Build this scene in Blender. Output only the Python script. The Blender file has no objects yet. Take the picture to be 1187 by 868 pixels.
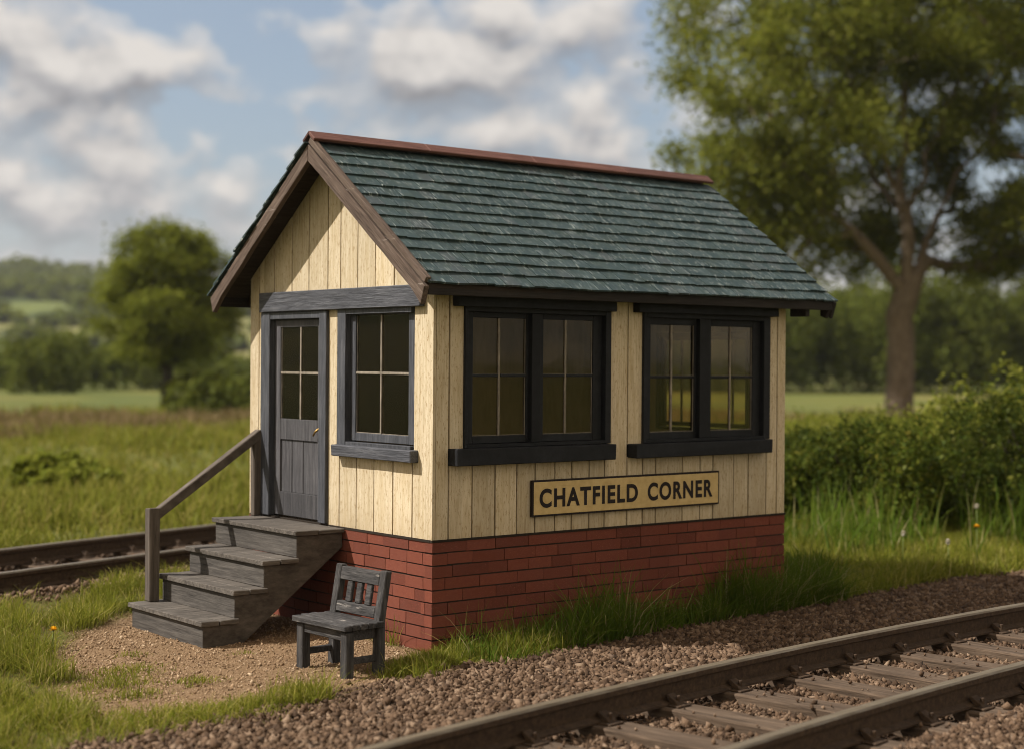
import bpy, math, random
import numpy as np
from mathutils import Vector, Matrix
random.seed(7)
RNG = np.random.default_rng(11)
sc = bpy.context.scene
COL = sc.collection
R = math.radians

# ------------------------------------------------------------------ helpers
WLOC = {}


class MB:
    """collects pieces of geometry, then links them as one mesh object"""
    def __init__(s):
        s.v = []; s.f = []; s.m = []; s.mi = 0

    def add(s, vs, fs):
        b = len(s.v)
        s.v += [tuple(map(float, p)) for p in vs]
        for f in fs:
            s.f.append(tuple(b + i for i in f)); s.m.append(s.mi)
        return s

    def box(s, x0, x1, y0, y1, z0, z1, jit=0.0):
        vs = [(x, y, z) for x in (x0, x1) for y in (y0, y1) for z in (z0, z1)]
        if jit:
            vs = [tuple(c + random.uniform(-jit, jit) for c in p) for p in vs]
        return s.add(vs, [(0, 1, 3, 2), (4, 6, 7, 5), (0, 4, 5, 1), (2, 3, 7, 6), (0, 2, 6, 4), (1, 5, 7, 3)])

    def beam(s, p0, p1, w, h, up=(0, 0, 1), jit=0.0):
        p0 = Vector(p0); p1 = Vector(p1); d = (p1 - p0).normalized()
        a = d.cross(Vector(up)).normalized(); u = a.cross(d).normalized()
        vs = []
        for p in (p0, p1):
            for i in (-1, 1):
                for j in (-1, 1):
                    q = p + a * i * w / 2 + u * j * h / 2
                    vs.append(tuple(c + random.uniform(-jit, jit) for c in q))
        return s.add(vs, [(0, 1, 3, 2), (4, 6, 7, 5), (0, 4, 5, 1), (2, 3, 7, 6), (0, 2, 6, 4), (1, 5, 7, 3)])

    def prism(s, poly, axis, a, b):
        """extrude a 2-d polygon along axis (0 x, 1 y, 2 z) from a to b"""
        n = len(poly)
        def mk(p, t):
            if axis == 0: return (t, p[0], p[1])
            if axis == 1: return (p[0], t, p[1])
            return (p[0], p[1], t)
        vs = [mk(p, a) for p in poly] + [mk(p, b) for p in poly]
        fs = [tuple(range(n))[::-1], tuple(range(n, 2 * n))]
        fs += [(i, (i + 1) % n, n + (i + 1) % n, n + i) for i in range(n)]
        return s.add(vs, fs)

    def tube(s, pts, rad, n=8, cap=True):
        b = len(s.v); P = [Vector(p) for p in pts]; m = len(P); a_prev = None
        for i, p in enumerate(P):
            d = (P[min(i + 1, m - 1)] - P[max(i - 1, 0)]).normalized()
            a = d.cross(Vector((0.3, 0.1, 1)) if abs(d.z) < .9 else Vector((1, 0.2, 0))).normalized(); 
            if a_prev is not None:
                q = a_prev - d * a_prev.dot(d)
                if q.length > 1e-4: a = q.normalized()
            a_prev = a; c = d.cross(a)
            r = rad[i] if hasattr(rad, '__len__') else rad
            for k in range(n):
                t = 2 * math.pi * k / n
                s.v.append(tuple(p + (a * math.cos(t) + c * math.sin(t)) * r))
        for i in range(m - 1):
            for k in range(n):
                s.f.append((b + i * n + k, b + i * n + (k + 1) % n, b + (i + 1) * n + (k + 1) % n, b + (i + 1) * n + k)); s.m.append(s.mi)
        if cap:
            s.f.append(tuple(b + k for k in range(n))[::-1]); s.m.append(s.mi)
            s.f.append(tuple(b + (m - 1) * n + k for k in range(n))); s.m.append(s.mi)
        return s

    def build(s, name, mats, parent=None, bevel=0.0, smooth=False, local=False, seg=1):
        me = bpy.data.meshes.new(name)
        off = (0, 0, 0) if (parent is None or local) else WLOC[parent.name]
        me.from_pydata([(x - off[0], y - off[1], z - off[2]) for x, y, z in s.v], [], s.f)
        import bmesh
        bm = bmesh.new(); bm.from_mesh(me); bmesh.ops.recalc_face_normals(bm, faces=bm.faces); bm.to_mesh(me); bm.free()
        for m in (mats if isinstance(mats, (list, tuple)) else [mats]):
            me.materials.append(m)
        if isinstance(mats, (list, tuple)):
            me.polygons.foreach_set('material_index', s.m)
        if smooth:
            me.polygons.foreach_set('use_smooth', [True] * len(me.polygons))
        o = bpy.data.objects.new(name, me); COL.objects.link(o)
        if parent: o.parent = parent
        WLOC[o.name] = off
        if bevel:
            b = o.modifiers.new('bevel', 'BEVEL'); b.width = bevel; b.segments = seg; b.limit_method = 'ANGLE'; b.angle_limit = R(35)
        return o


def np_mesh(name, V, faces, mat, parent=None, smooth=False, attrs=None):
    """V (n,3); faces list of (k,m) int arrays"""
    me = bpy.data.meshes.new(name)
    V = np.asarray(V, np.float32)
    me.vertices.add(len(V)); me.vertices.foreach_set('co', V.ravel())
    loops = np.concatenate([f.ravel() for f in faces]).astype(np.int32)
    tot = np.concatenate([np.full(len(f), f.shape[1], np.int32) for f in faces])
    st = np.concatenate([[0], np.cumsum(tot)[:-1]]).astype(np.int32)
    me.loops.add(len(loops)); me.loops.foreach_set('vertex_index', loops)
    me.polygons.add(len(tot)); me.polygons.foreach_set('loop_start', st)
    if smooth: me.polygons.foreach_set('use_smooth', np.ones(len(tot), bool))
    for k, a in (attrs or {}).items():
        at = me.attributes.new(k, 'FLOAT', 'POINT'); at.data.foreach_set('value', np.asarray(a, np.float32))
    me.update(calc_edges=True); me.validate()
    me.materials.append(mat)
    o = bpy.data.objects.new(name, me); COL.objects.link(o)
    if parent: o.parent = parent
    WLOC[o.name] = (0, 0, 0)
    return o


def tag(o, label=None, cat=None, group=None, kind=None):
    if label: o['label'] = label
    if cat: o['category'] = cat
    if group: o['group'] = group
    if kind: o['kind'] = kind
    return o


def thing(name, label, cat, loc=(0, 0, 0), rz=0, group=None):
    o = bpy.data.objects.new(name, None); COL.objects.link(o)
    o.location = loc; o.rotation_euler = (0, 0, rz); o.empty_display_size = .1
    WLOC[o.name] = tuple(loc)
    return tag(o, label, cat, group)


def copy_tree(o, parent=None):
    c = o.copy(); COL.objects.link(c); WLOC[c.name] = WLOC.get(o.name, (0, 0, 0))
    if parent: c.parent = parent
    for ch in list(o.children): copy_tree(ch, c)
    return c


def vnoise(x, y, seed=0):
    """smooth value noise on arrays"""
    x = np.asarray(x, float); y = np.asarray(y, float)
    xi = np.floor(x).astype(np.int64); yi = np.floor(y).astype(np.int64)
    fx = x - xi; fy = y - yi
    fx = fx * fx * (3 - 2 * fx); fy = fy * fy * (3 - 2 * fy)
    def h(a, b):
        n = (a * 374761393 + b * 668265263 + seed * 974711) & 0x7fffffff
        n = ((n ^ (n >> 13)) * 1274126177) & 0x7fffffff
        return ((n ^ (n >> 16)) & 0xffff) / 65535.0
    return (h(xi, yi) * (1 - fx) + h(xi + 1, yi) * fx) * (1 - fy) + (h(xi, yi + 1) * (1 - fx) + h(xi + 1, yi + 1) * fx) * fy


def fbm(x, y, seed=0, o=4):
    s = 0; a = .5
    for k in range(o):
        s = s + a * vnoise(np.asarray(x) * 2 ** k, np.asarray(y) * 2 ** k, seed + k); a *= .5
    return s


def sstep(a, b, x):
    t = np.clip((np.asarray(x, float) - a) / (b - a), 0, 1)
    return t * t * (3 - 2 * t)


# ------------------------------------------------------------------ materials
class NT:
    def __init__(s, name):
        s.mat = bpy.data.materials.new(name); s.mat.use_nodes = True
        s.t = s.mat.node_tree; s.N = s.t.nodes; s.L = s.t.links
        s.bsdf = s.N['Principled BSDF']; s.out = s.N['Material Output']

    def n(s, typ, **kw):
        n = s.N.new(typ)
        for k, v in kw.items():
            if k in n.inputs: n.inputs[k].default_value = v
            else: setattr(n, k, v)
        return n

    def l(s, a, b): s.L.new(a, b)

    def coord(s, scale=(1, 1, 1), kind='Object', rnd=False, rot=(0, 0, 0)):
        tc = s.n('ShaderNodeTexCoord'); mp = s.n('ShaderNodeMapping')
        if any(rot):
            mp.vector_type = 'TEXTURE'; scale = tuple(1 / q for q in scale)
        mp.inputs['Scale'].default_value = scale; mp.inputs['Rotation'].default_value = rot
        s.l(tc.outputs[kind], mp.inputs['Vector'])
        if rnd:
            oi = s.n('ShaderNodeObjectInfo'); m = s.n('ShaderNodeMath', operation='MULTIPLY'); m.inputs[1].default_value = 37.0
            s.l(oi.outputs['Random'], m.inputs[0]); c = s.n('ShaderNodeCombineXYZ')
            for i in range(3): s.l(m.outputs[0], c.inputs[i])
            s.l(c.outputs[0], mp.inputs['Location'])
        return mp.outputs['Vector']

    def noise(s, vec, scale, detail=4, rough=.55, dist=0):
        n = s.n('ShaderNodeTexNoise'); n.inputs['Scale'].default_value = scale; n.inputs['Detail'].default_value = detail
        n.inputs['Roughness'].default_value = rough; n.inputs['Distortion'].default_value = dist
        s.l(vec, n.inputs['Vector']); return n.outputs['Fac']

    def ramp(s, fac, stops, interp='LINEAR'):
        r = s.n('ShaderNodeValToRGB'); e = r.color_ramp.elements; r.color_ramp.interpolation = interp
        while len(e) < len(stops): e.new(.5)
        for k, (p, c) in enumerate(stops):
            e[k].position = p; e[k].color = (*c, 1) if hasattr(c, '__len__') else (c, c, c, 1)
        s.l(fac, r.inputs['Fac']); return r.outputs['Color']

    def mix(s, fac, a, b, typ='MIX'):
        m = s.n('ShaderNodeMix', data_type='RGBA', blend_type=typ)
        for sock, v in ((m.inputs[0], fac), (m.inputs[6], a), (m.inputs[7], b)):
            if isinstance(v, (int, float)): sock.default_value = v
            elif isinstance(v, tuple): sock.default_value = (*v, 1) if len(v) == 3 else v
            else: s.l(v, sock)
        return m.outputs[2]

    def math(s, op, a, b=0.0, c=0.0):
        m = s.n('ShaderNodeMath', operation=op)
        for k, v in enumerate((a, b, c)):
            if isinstance(v, (int, float)): m.inputs[k].default_value = v
            else: s.l(v, m.inputs[k])
        return m.outputs[0]

    def island(s):
        return s.n('ShaderNodeNewGeometry').outputs['Random Per Island']

    def bump(s, h, strength=.3, dist=.01, prev=None):
        b = s.n('ShaderNodeBump'); b.inputs['Strength'].default_value = strength; b.inputs['Distance'].default_value = dist
        s.l(h, b.inputs['Height'])
        if prev is not None: s.l(prev, b.inputs['Normal'])
        return b.outputs['Normal']

    def fin(s, col=None, rough=.8, normal=None, spec=.3, metal=0):
        b = s.bsdf
        if col is not None:
            if isinstance(col, tuple): b.inputs['Base Color'].default_value = (*col, 1)
            else: s.l(col, b.inputs['Base Color'])
        if isinstance(rough, (int, float)): b.inputs['Roughness'].default_value = rough
        else: s.l(rough, b.inputs['Roughness'])
        b.inputs['Specular IOR Level'].default_value = spec
        b.inputs['Metallic'].default_value = metal
        if normal is not None: s.l(normal, b.inputs['Normal'])
        return s.mat


def wood(name, dark, mid, light, grain=(30, 30, 2.2), rough=.8, rnd=False, worn=None, isl=.25, bstr=.35, spec=.25, rot=(0, 0, 0)):
    """painted or bare wood; grain: noise frequency along x, y, z (low along the fibres)"""
    t = NT(name)
    v = t.coord(grain, rnd=rnd, rot=rot)
    fib = t.noise(v, 1.0, 6, .65, .3)
    fine = t.noise(v, 3.2, 4, .7)
    c = t.ramp(fib, [(.3, dark), (.5, mid), (.72, light)])
    c = t.mix(.35, c, t.ramp(fine, [(.35, dark), (.65, light)]))
    big = t.noise(t.coord((1, 1, 1), rnd=rnd), 3.0, 3)
    c = t.mix(t.ramp(big, [(.35, 0.0), (.75, .45)]), c, tuple(x * .62 for x in mid))
    if worn:
        wv = t.noise(t.coord(tuple(g * .55 for g in grain), rnd=rnd), 1.3, 7, .75)
        c = t.mix(t.ramp(wv, [(.62, 0.0), (.70, 1.0)]), c, worn)
    if isl:
        k = t.math('MULTIPLY_ADD', t.island(), isl * 2, 1 - isl)
        g = t.n('ShaderNodeCombineColor')
        for i in range(3): t.l(k, g.inputs[i])
        c = t.mix(1.0, c, g.outputs[0], 'MULTIPLY')
    nb = t.bump(fib, bstr, .012); nb = t.bump(fine, bstr * .6, .005, nb)
    return t.fin(c, rough, nb, spec)


M = {}
# cream boards: streaked, speckled with flaked specks
def cream(name):
    t = NT(name)
    v = t.coord((40, 40, 3.0))
    fib = t.noise(v, 1.0, 6, .65, .4)
    c = t.ramp(fib, [(.25, (.36, .285, .17)), (.5, (.545, .46, .318)), (.78, (.65, .575, .43))])
    fl = t.noise(t.coord((60, 60, 14)), 1.2, 6, .75)
    c = t.mix(t.ramp(fl, [(.54, 0.0), (.64, .9)]), c, (.27, .18, .08))
    st = t.noise(t.coord((9, 9, .9)), 1.0, 4, .6)
    c = t.mix(t.ramp(st, [(.45, 0.0), (.75, .40)]), c, (.42, .31, .15))
    tc = t.n('ShaderNodeTexCoord'); sep = t.n('ShaderNodeSeparateXYZ'); t.l(tc.outputs['Object'], sep.inputs[0])
    mr = t.n('ShaderNodeMapRange'); t.l(sep.outputs[2], mr.inputs[0])
    mr.inputs[1].default_value = .88; mr.inputs[2].default_value = 1.15; mr.inputs[3].default_value = .55; mr.inputs[4].default_value = 0
    dn = t.math('MULTIPLY', mr.outputs[0], t.noise(t.coord((14, 14, 4)), 1.0, 5))
    c = t.mix(dn, c, (.28, .2, .1))                      # splash dirt along the foot of the boards
    k = t.math('MULTIPLY_ADD', t.island(), .24, .86)
    g = t.n('ShaderNodeCombineColor'); [t.l(k, g.inputs[i]) for i in range(3)]
    c = t.mix(1.0, c, g.outputs[0], 'MULTIPLY')
    nb = t.bump(fib, .3, .01); nb = t.bump(fl, .35, .006, nb)
    return t.fin(c, .75, nb, .25)
M['cream'] = cream('weathered_cream_paint')
M['gap'] = NT('dark_board_gap').fin((.018, .012, .007), .9)
M['slateblue_x'] = wood('slate_blue_paint_along_x', (.014, .017, .024), (.034, .038, .050), (.075, .080, .093), (2.2, 34, 34), .6, spec=.35, worn=(.16, .14, .12))
M['slateblue_y'] = wood('slate_blue_paint_along_y', (.012, .013, .017), (.042, .045, .056), (.115, .118, .13), (40, 2.4, 40), .6, spec=.35, bstr=.7)
M['slateblue_z'] = wood('slate_blue_paint_along_z', (.012, .013, .017), (.038, .042, .052), (.105, .108, .12), (40, 40, 2.4), .6, spec=.35, bstr=.7)
M['door'] = wood('worn_grey_door_paint', (.018, .018, .021), (.058, .057, .064), (.13, .127, .132), (40, 40, 2.4), .65, spec=.3, bstr=.7)
M['bar'] = wood('worn_glazing_bar_paint', (.055, .048, .038), (.17, .148, .118), (.32, .28, .22), (30, 30, 6), .7, isl=.3)
M['slateblue_shade'] = wood('slate_blue_painted_shade', (.004, .0045, .006), (.008, .009, .011), (.02, .022, .026), (6, 20, 6), .6, spec=.22)  # slate-blue trim darkened in its colour to stand in for shade
for k_, sg_ in (('barge', -1), ('barge_left', 1)):
    M[k_] = wood('weathered_brown_' + k_, (.022, .014, .010), (.095, .064, .048), (.20, .155, .125), (30, 2.2, 34), .85, bstr=.9, worn=(.40, .35, .30), isl=0, rot=(-sg_ * math.atan(.738), 0, 0))
M['ridge'] = wood('red_brown_ridge_wood', (.045, .018, .014), (.105, .046, .035), (.17, .085, .068), (2.0, 30, 30), .7, bstr=.5)
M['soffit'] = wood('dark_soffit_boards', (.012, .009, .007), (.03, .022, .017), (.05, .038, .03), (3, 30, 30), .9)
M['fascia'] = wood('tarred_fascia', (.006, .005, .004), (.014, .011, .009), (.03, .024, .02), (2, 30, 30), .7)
M['steps_y'] = wood('weathered_grey_step_boards', (.018, .016, .015), (.064, .058, .052), (.128, .116, .104), (26, 1.6, 26), .85, bstr=.55, isl=.12)
M['steps_x'] = wood('weathered_grey_tread_boards', (.018, .015, .013), (.08, .07, .06), (.165, .146, .126), (2.6, 20, 20), .85, bstr=.7, isl=.12)
M['steps_d'] = wood('weathered_grey_stringer', (.022, .019, .016), (.066, .057, .048), (.12, .105, .09), (4, 20, 9), .85, bstr=.5, isl=.1)
M['post'] = wood('dark_brown_handrail_wood', (.03, .024, .019), (.078, .064, .052), (.15, .128, .108), (20, 20, 1.5), .85, bstr=.6)
M['rail_wood'] = wood('dark_brown_handrail_bar', (.03, .024, .019), (.082, .067, .054), (.16, .135, .113), (2.5, 20, 4), .85, bstr=.6)
M['chair'] = wood('charcoal_chair_wood', (.007, .0068, .007), (.032, .031, .032), (.105, .099, .095), (26, 3.5, 26), .8, bstr=1.0, isl=.2, worn=(.19, .175, .16))
M['chair_z'] = wood('charcoal_chair_leg_wood', (.007, .0068, .007), (.030, .029, .030), (.10, .095, .09), (28, 28, 3), .8, bstr=1.0, isl=.2, worn=(.18, .165, .15))
M['inner'] = wood('varnished_inner_boards', (.30, .255, .20), (.42, .365, .295), (.50, .44, .36), (10, 10, 1.5), .7)
M['floorwood'] = wood('plank_floor', (.06, .045, .03), (.12, .09, .06), (.17, .13, .09), (3, 22, 22), .8)
M['sleeper'] = wood('old_brown_sleeper', (.014, .009, .006), (.085, .057, .037), (.19, .138, .097), (26, 1.4, 26), .9, rnd=True, bstr=.9, isl=0)
M['brass'] = NT('tarnished_brass').fin((.42, .27, .09), .4, metal=1.0)
M['black'] = NT('black_letter_paint').fin((.012, .007, .006), .7)


def brick():
    t = NT('old_red_brick')
    v = t.coord((1, 1, 1))
    n1 = t.noise(v, 26, 5, .6); n2 = t.noise(v, 140, 4, .65); n3 = t.noise(v, 3.0, 3)
    c = t.ramp(t.island(), [(0, (.105, .034, .022)), (.4, (.145, .045, .027)), (.8, (.18, .056, .034)), (1, (.13, .042, .028))])
    c = t.mix(t.ramp(n1, [(.35, .5), (.6, 0.0)]), c, (.14, .038, .027))
    c = t.mix(t.ramp(n2, [(.58, 0.0), (.72, .5)]), c, (.40, .155, .105))
    c = t.mix(t.ramp(n3, [(.45, 0.0), (.75, .45)]), c, (.15, .055, .04))
    nb = t.bump(n1, .35, .006); nb = t.bump(n2, .45, .003, nb)
    return t.fin(c, .9, nb, .15)
M['brick'] = brick()
M['mortar'] = wood('dark_sooty_mortar', (.02, .013, .01), (.045, .03, .023), (.07, .05, .04), (30, 30, 30), .95, isl=0)


def slate():
    t = NT('green_grey_slate')
    v = t.coord((1, 1, 1))
    st = t.coord((70, 7, 7)); n1 = t.noise(st, 1.0, 5, .7, .2)
    n2 = t.noise(v, 8, 4); n3 = t.noise(t.coord((120, 10, 10)), 1.0, 3, .6)
    c = t.ramp(t.island(), [(0, (.016, .034, .037)), (.4, (.024, .046, .049)), (.8, (.037, .062, .065)), (1, (.045, .058, .063))])
    c = t.mix(t.ramp(n1, [(.3, .55), (.55, 0.0)]), c, (.018, .032, .033))
    c = t.mix(t.ramp(n1, [(.60, 0.0), (.78, .55)]), c, (.115, .155, .15))
    c = t.mix(t.ramp(n3, [(.60, 0.0), (.67, .9)]), c, (.40, .44, .42))
    c = t.mix(t.ramp(n2, [(.45, 0.0), (.75, .4)]), c, (.045, .06, .04))
    nb = t.bump(n1, .4, .006); nb = t.bump(n2, .2, .01, nb)
    return t.fin(c, .62, nb, .35)
M['slate'] = slate()


def glass():
    t = NT('old_window_glass')
    tr = t.n('ShaderNodeBsdfTransparent'); tr.inputs[0].default_value = (.86, .82, .70, 1)
    gl = t.n('ShaderNodeBsdfGlossy'); gl.inputs['Roughness'].default_value = .05; gl.inputs[0].default_value = (.9, .9, .9, 1)
    nz = t.noise(t.coord((1, 1, 1)), 5, 2); t.l(t.bump(nz, .04, .02), gl.inputs['Normal'])
    fr = t.n('ShaderNodeFresnel'); fr.inputs[0].default_value = 1.27
    mx = t.n('ShaderNodeMixShader'); t.l(fr.outputs[0], mx.inputs[0]); t.l(tr.outputs[0], mx.inputs[1]); t.l(gl.outputs[0], mx.inputs[2])
    df = t.n('ShaderNodeBsdfDiffuse'); df.inputs[0].default_value = (.09, .07, .045, 1)
    d = t.ramp(t.noise(t.coord((1, 1, 1)), 6, 5), [(.3, .02), (.75, .045)])
    m2 = t.n('ShaderNodeMixShader'); t.l(d, m2.inputs[0]); t.l(mx.outputs[0], m2.inputs[1]); t.l(df.outputs[0], m2.inputs[2])
    t.l(m2.outputs[0], t.out.inputs['Surface'])
    return t.mat
M['glass'] = glass()


def signpaint():
    t = NT('aged_cream_sign_enamel')
    n = t.noise(t.coord((1, 1, 1)), 14, 5); n2 = t.noise(t.coord((2, 40, 40)), 1.0, 3)
    c = t.ramp(n, [(.3, (.47, .335, .135)), (.6, (.57, .425, .19)), (.8, (.60, .46, .22))])
    c = t.mix(t.ramp(n2, [(.6, 0.0), (.75, .35)]), c, (.36, .25, .1))
    return t.fin(c, .55, t.bump(n, .1, .004), .35)
M['sign'] = signpaint()


def rail_mats():
    t = NT('rusty_rail_steel')
    n = t.noise(t.coord((3, 3, 3), rnd=True), 9, 6, .7)
    c = t.ramp(n, [(.3, (.024, .014, .008)), (.55, (.058, .036, .02)), (.8, (.11, .07, .04))])
    M['rust'] = t.fin(c, .8, t.bump(n, .5, .006), .3)
    t = NT('worn_rail_head')
    n = t.noise(t.coord((2, 30, 30)), 1.0, 5, .6)
    c = t.ramp(n, [(.3, (.11, .082, .05)), (.6, (.21, .175, .125)), (.8, (.30, .265, .205))])
    M['railhead'] = t.fin(c, t.ramp(n, [(.3, .6), (.7, .4)]), t.bump(n, .15, .004), .5, .45)
rail_mats()


def stone():
    t = NT('brown_ballast_stone')
    c = t.ramp(t.island(), [(0, (.035, .021, .012)), (.3, (.078, .048, .028)), (.6, (.125, .079, .048)), (.85, (.185, .124, .08)), (.95, (.26, .185, .125)), (1, (.10, .072, .052))])
    n = t.noise(t.coord((1, 1, 1)), 90, 4, .6)
    c = t.mix(t.ramp(n, [(.35, .5), (.6, 0.0)]), c, (.09, .055, .036))
    return t.fin(c, .9, t.bump(n, .6, .006), .2)
M['stone'] = stone()


def leafmat(name, cols, transl=.35, isl=True):
    t = NT(name)
    c = t.ramp(t.island(), cols)
    big = t.noise(t.coord((1, 1, 1)), .45, 3)
    c = t.mix(t.ramp(big, [(.4, 0.0), (.7, .35)]), c, tuple(x * .7 for x in cols[0][1]))
    df = t.n('ShaderNodeBsdfDiffuse'); t.l(c, df.inputs[0])
    tl = t.n('ShaderNodeBsdfTranslucent'); t.l(t.mix(.5, c, (.13, .14, .02)), tl.inputs[0])
    gl = t.n('ShaderNodeBsdfGlossy'); gl.inputs['Roughness'].default_value = .45; gl.inputs[0].default_value = (.5, .5, .45, 1)
    m = t.n('ShaderNodeMixShader'); m.inputs[0].default_value = transl; t.l(df.outputs[0], m.inputs[1]); t.l(tl.outputs[0], m.inputs[2])
    m2 = t.n('ShaderNodeMixShader'); m2.inputs[0].default_value = .006; t.l(m.outputs[0], m2.inputs[1]); t.l(gl.outputs[0], m2.inputs[2])
    t.l(m2.outputs[0], t.out.inputs['Surface'])
    return t.mat
M['leaf_big'] = leafmat('olive_green_leaves', [(0, (.115, .145, .02)), (.4, (.185, .21, .03)), (.75, (.25, .265, .04)), (1, (.33, .32, .065))], .52)
M['leaf_left'] = leafmat('mid_green_leaves', [(0, (.13, .16, .02)), (.5, (.20, .235, .028)), (1, (.28, .29, .045))], .52)
M['leaf_wood'] = leafmat('dark_green_leaves', [(0, (.085, .11, .02)), (.5, (.12, .15, .026)), (1, (.17, .185, .035))], .42)
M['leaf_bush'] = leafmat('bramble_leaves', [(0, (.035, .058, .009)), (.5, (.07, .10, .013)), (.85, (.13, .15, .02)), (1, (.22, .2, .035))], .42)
M['grass'] = leafmat('fresh_grass_blades', [(0, (.12, .15, .016)), (.45, (.205, .225, .026)), (.75, (.30, .29, .042)), (.9, (.41, .35, .085)), (1, (.52, .43, .2))], .5)
M['grass_tall'] = leafmat('tall_grass_blades', [(0, (.07, .13, .012)), (.6, (.11, .175, .02)), (.88, (.17, .21, .03)), (.95, (.36, .31, .14)), (1, (.46, .40, .22))], .45)
M['grass_field'] = leafmat('meadow_grass_blades', [(0, (.15, .175, .024)), (.5, (.235, .24, .036)), (.8, (.30, .28, .058)), (1, (.40, .32, .11))], .5)
M['grass_dry'] = leafmat('dry_seeding_grass', [(0, (.16, .115, .055)), (.5, (.225, .16, .085)), (1, (.30, .225, .12))], .35)
M['leaf_bramble_shade'] = leafmat('bramble_leaves_painted_shade', [(0, (.018, .030, .006)), (.5, (.036, .055, .008)), (.9, (.07, .088, .013)), (1, (.14, .14, .025))], .35)  # darker leaf copy: the shade on the bank's front is put into the colour
M['bark'] = wood('fissured_bark', (.045, .033, .022), (.165, .125, .09), (.30, .235, .17), (9, 9, 1.6), .95, bstr=1.0, isl=0)
M['bark_dark'] = wood('dark_bark', (.02, .016, .011), (.05, .04, .03), (.08, .065, .05), (5, 5, 1), .95, isl=0)

# ------------------------------------------------------------------ layout of tracks and ground zones
def track_near(x):                      # centre line of the first rail (nearest the hut)
    x = np.asarray(x, float)
    xm = np.clip(x, -4, 6.2)
    return -2.51 + .15 * xm - .012 * xm ** 2 + (x - xm) * (.15 - .024 * xm)


def track_near_s(x):
    xm = np.clip(np.asarray(x, float), -4, 6.2)
    return .15 - .024 * xm


def track_back(x): return 6.62 + .335 * np.asarray(x, float)      # centre of the far track


SAND = np.array([(-1.35, 3.15), (-2.0, 2.55), (-2.5, 1.7), (-2.75, .85), (-2.95, .1), (-3.05, -.6), (-2.7, -1.1), (-1.2, -.9), (-.5, -.72), (.1, -.5), (.12, 3.1)])


def sdf_poly(px, py, poly):
    d = np.full(px.shape, 1e9); inside = np.zeros(px.shape, bool); n = len(poly)
    for i in range(n):
        a = poly[i]; b = poly[(i + 1) % n]; e = b - a
        wx = px - a[0]; wy = py - a[1]
        t = np.clip((wx * e[0] + wy * e[1]) / (e @ e), 0, 1)
        d = np.minimum(d, (wx - e[0] * t) ** 2 + (wy - e[1] * t) ** 2)
        c = ((a[1] > py) != (b[1] > py)) & (px < (b[0] - a[0]) * (py - a[1]) / (b[1] - a[1] + 1e-12) + a[0])
        inside ^= c
    return np.where(inside, -1, 1) * np.sqrt(d)


EX = [-30, -4, -2.6, -.9, 0, 1.44, 2.75, 4.2, 6.4, 8, 12, 20, 60]
EY = [-8, -1.45, -1.15, -.8, -.72, -.45, -.28, -.16, .0, .05, -.2, -1.2, -6]


def edge_y(x): return np.interp(x, EX, EY)


def zones(x, y):
    w = (fbm(x * 2.3, y * 2.3, 5) - .47) * .7 + (fbm(x * 8, y * 8, 9) - .47) * .3
    sand = 1 - sstep(-.12, .16, sdf_poly(x, y, SAND) + w * .9)
    grav = 1 - sstep(-.12, .12, y - edge_y(x) + w * .55)
    grav = grav * sstep(-6.6, -5.9, y + .15 * x + w)
    tb = np.abs(y - track_back(x)) / math.sqrt(1 + .335 ** 2)
    gb = 1 - sstep(1.35, 1.75, tb + w * .8)
    return sand, np.maximum(grav, gb), tb


def gz(x, y):
    x = np.asarray(x, float); y = np.asarray(y, float)
    near = np.exp(-((x - 1) ** 2 + (y - 1) ** 2) / 400)
    z = (fbm(x * .9, y * .9, 3) - .47) * .10 * near + (fbm(x * .12, y * .12, 21) - .47) * .5 * sstep(12, 40, np.hypot(x, y - 2))
    # level pad under the hut, steps, chair and tracks
    pad = (1 - sstep(.3, 2.0, np.maximum(np.maximum(-2.2 - x, x - 4.3), np.maximum(-1.2 - y, y - 3.2))))
    z = z * (1 - .85 * pad)
    tn = np.abs(y - (track_near(x) - .76)); tb = np.abs(y - track_back(x)) / 1.055
    onb = 1 - sstep(1.25, 2.0, np.minimum(tn, tb))
    z = z * (1 - onb) + .012 * onb - .095 * (1 - sstep(.85, 1.2, np.minimum(tn, tb)))
    z = z - .10 * np.exp(-((x + 3.3) / 1.0) ** 2 - ((y - 1.0) / 1.6) ** 2) * .3
    # rising bank to the right
    z = z + .6 * sstep(9, 17, x + .25 * y) * sstep(.2, 4.5, y - .05 * x) * (1 - sstep(16, 30, np.hypot(x - 12, y - 4)))
    return z


# ------------------------------------------------------------------ ground sheet
def axis(a, b, step, ext, g=1.16):
    c = list(np.arange(a, b + step / 2, step)); d = step; p = c[-1]; hi = []
    while p < ext: d *= g; p += d; hi.append(p)
    d = step; p = c[0]; lo = []
    while p > -ext: d *= g; p -= d; lo.append(p)
    return np.array(lo[::-1] + c + hi)


gx = axis(-6, 13, .07, 1450); gy = axis(-6.5, 12, .07, 1450)
X, Y = np.meshgrid(gx, gy); Z = gz(X, Y)
sa, gr, tb = zones(X, Y)
rg = ((fbm(X * 9, Y * 9, 31, 3) - .44) * .03 * sa + (fbm(X * 12, Y * 12, 33, 3) - .44) * .04 * gr)
inner = (np.abs(X - 3) < 12) & (np.abs(Y - 3) < 11)
Z = Z + np.where(inner, rg, 0)
nx, ny = len(gx), len(gy)
idx = np.arange(nx * ny).reshape(ny, nx)
F = np.stack([idx[:-1, :-1], idx[:-1, 1:], idx[1:, 1:], idx[1:, :-1]], -1).reshape(-1, 4)


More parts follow.
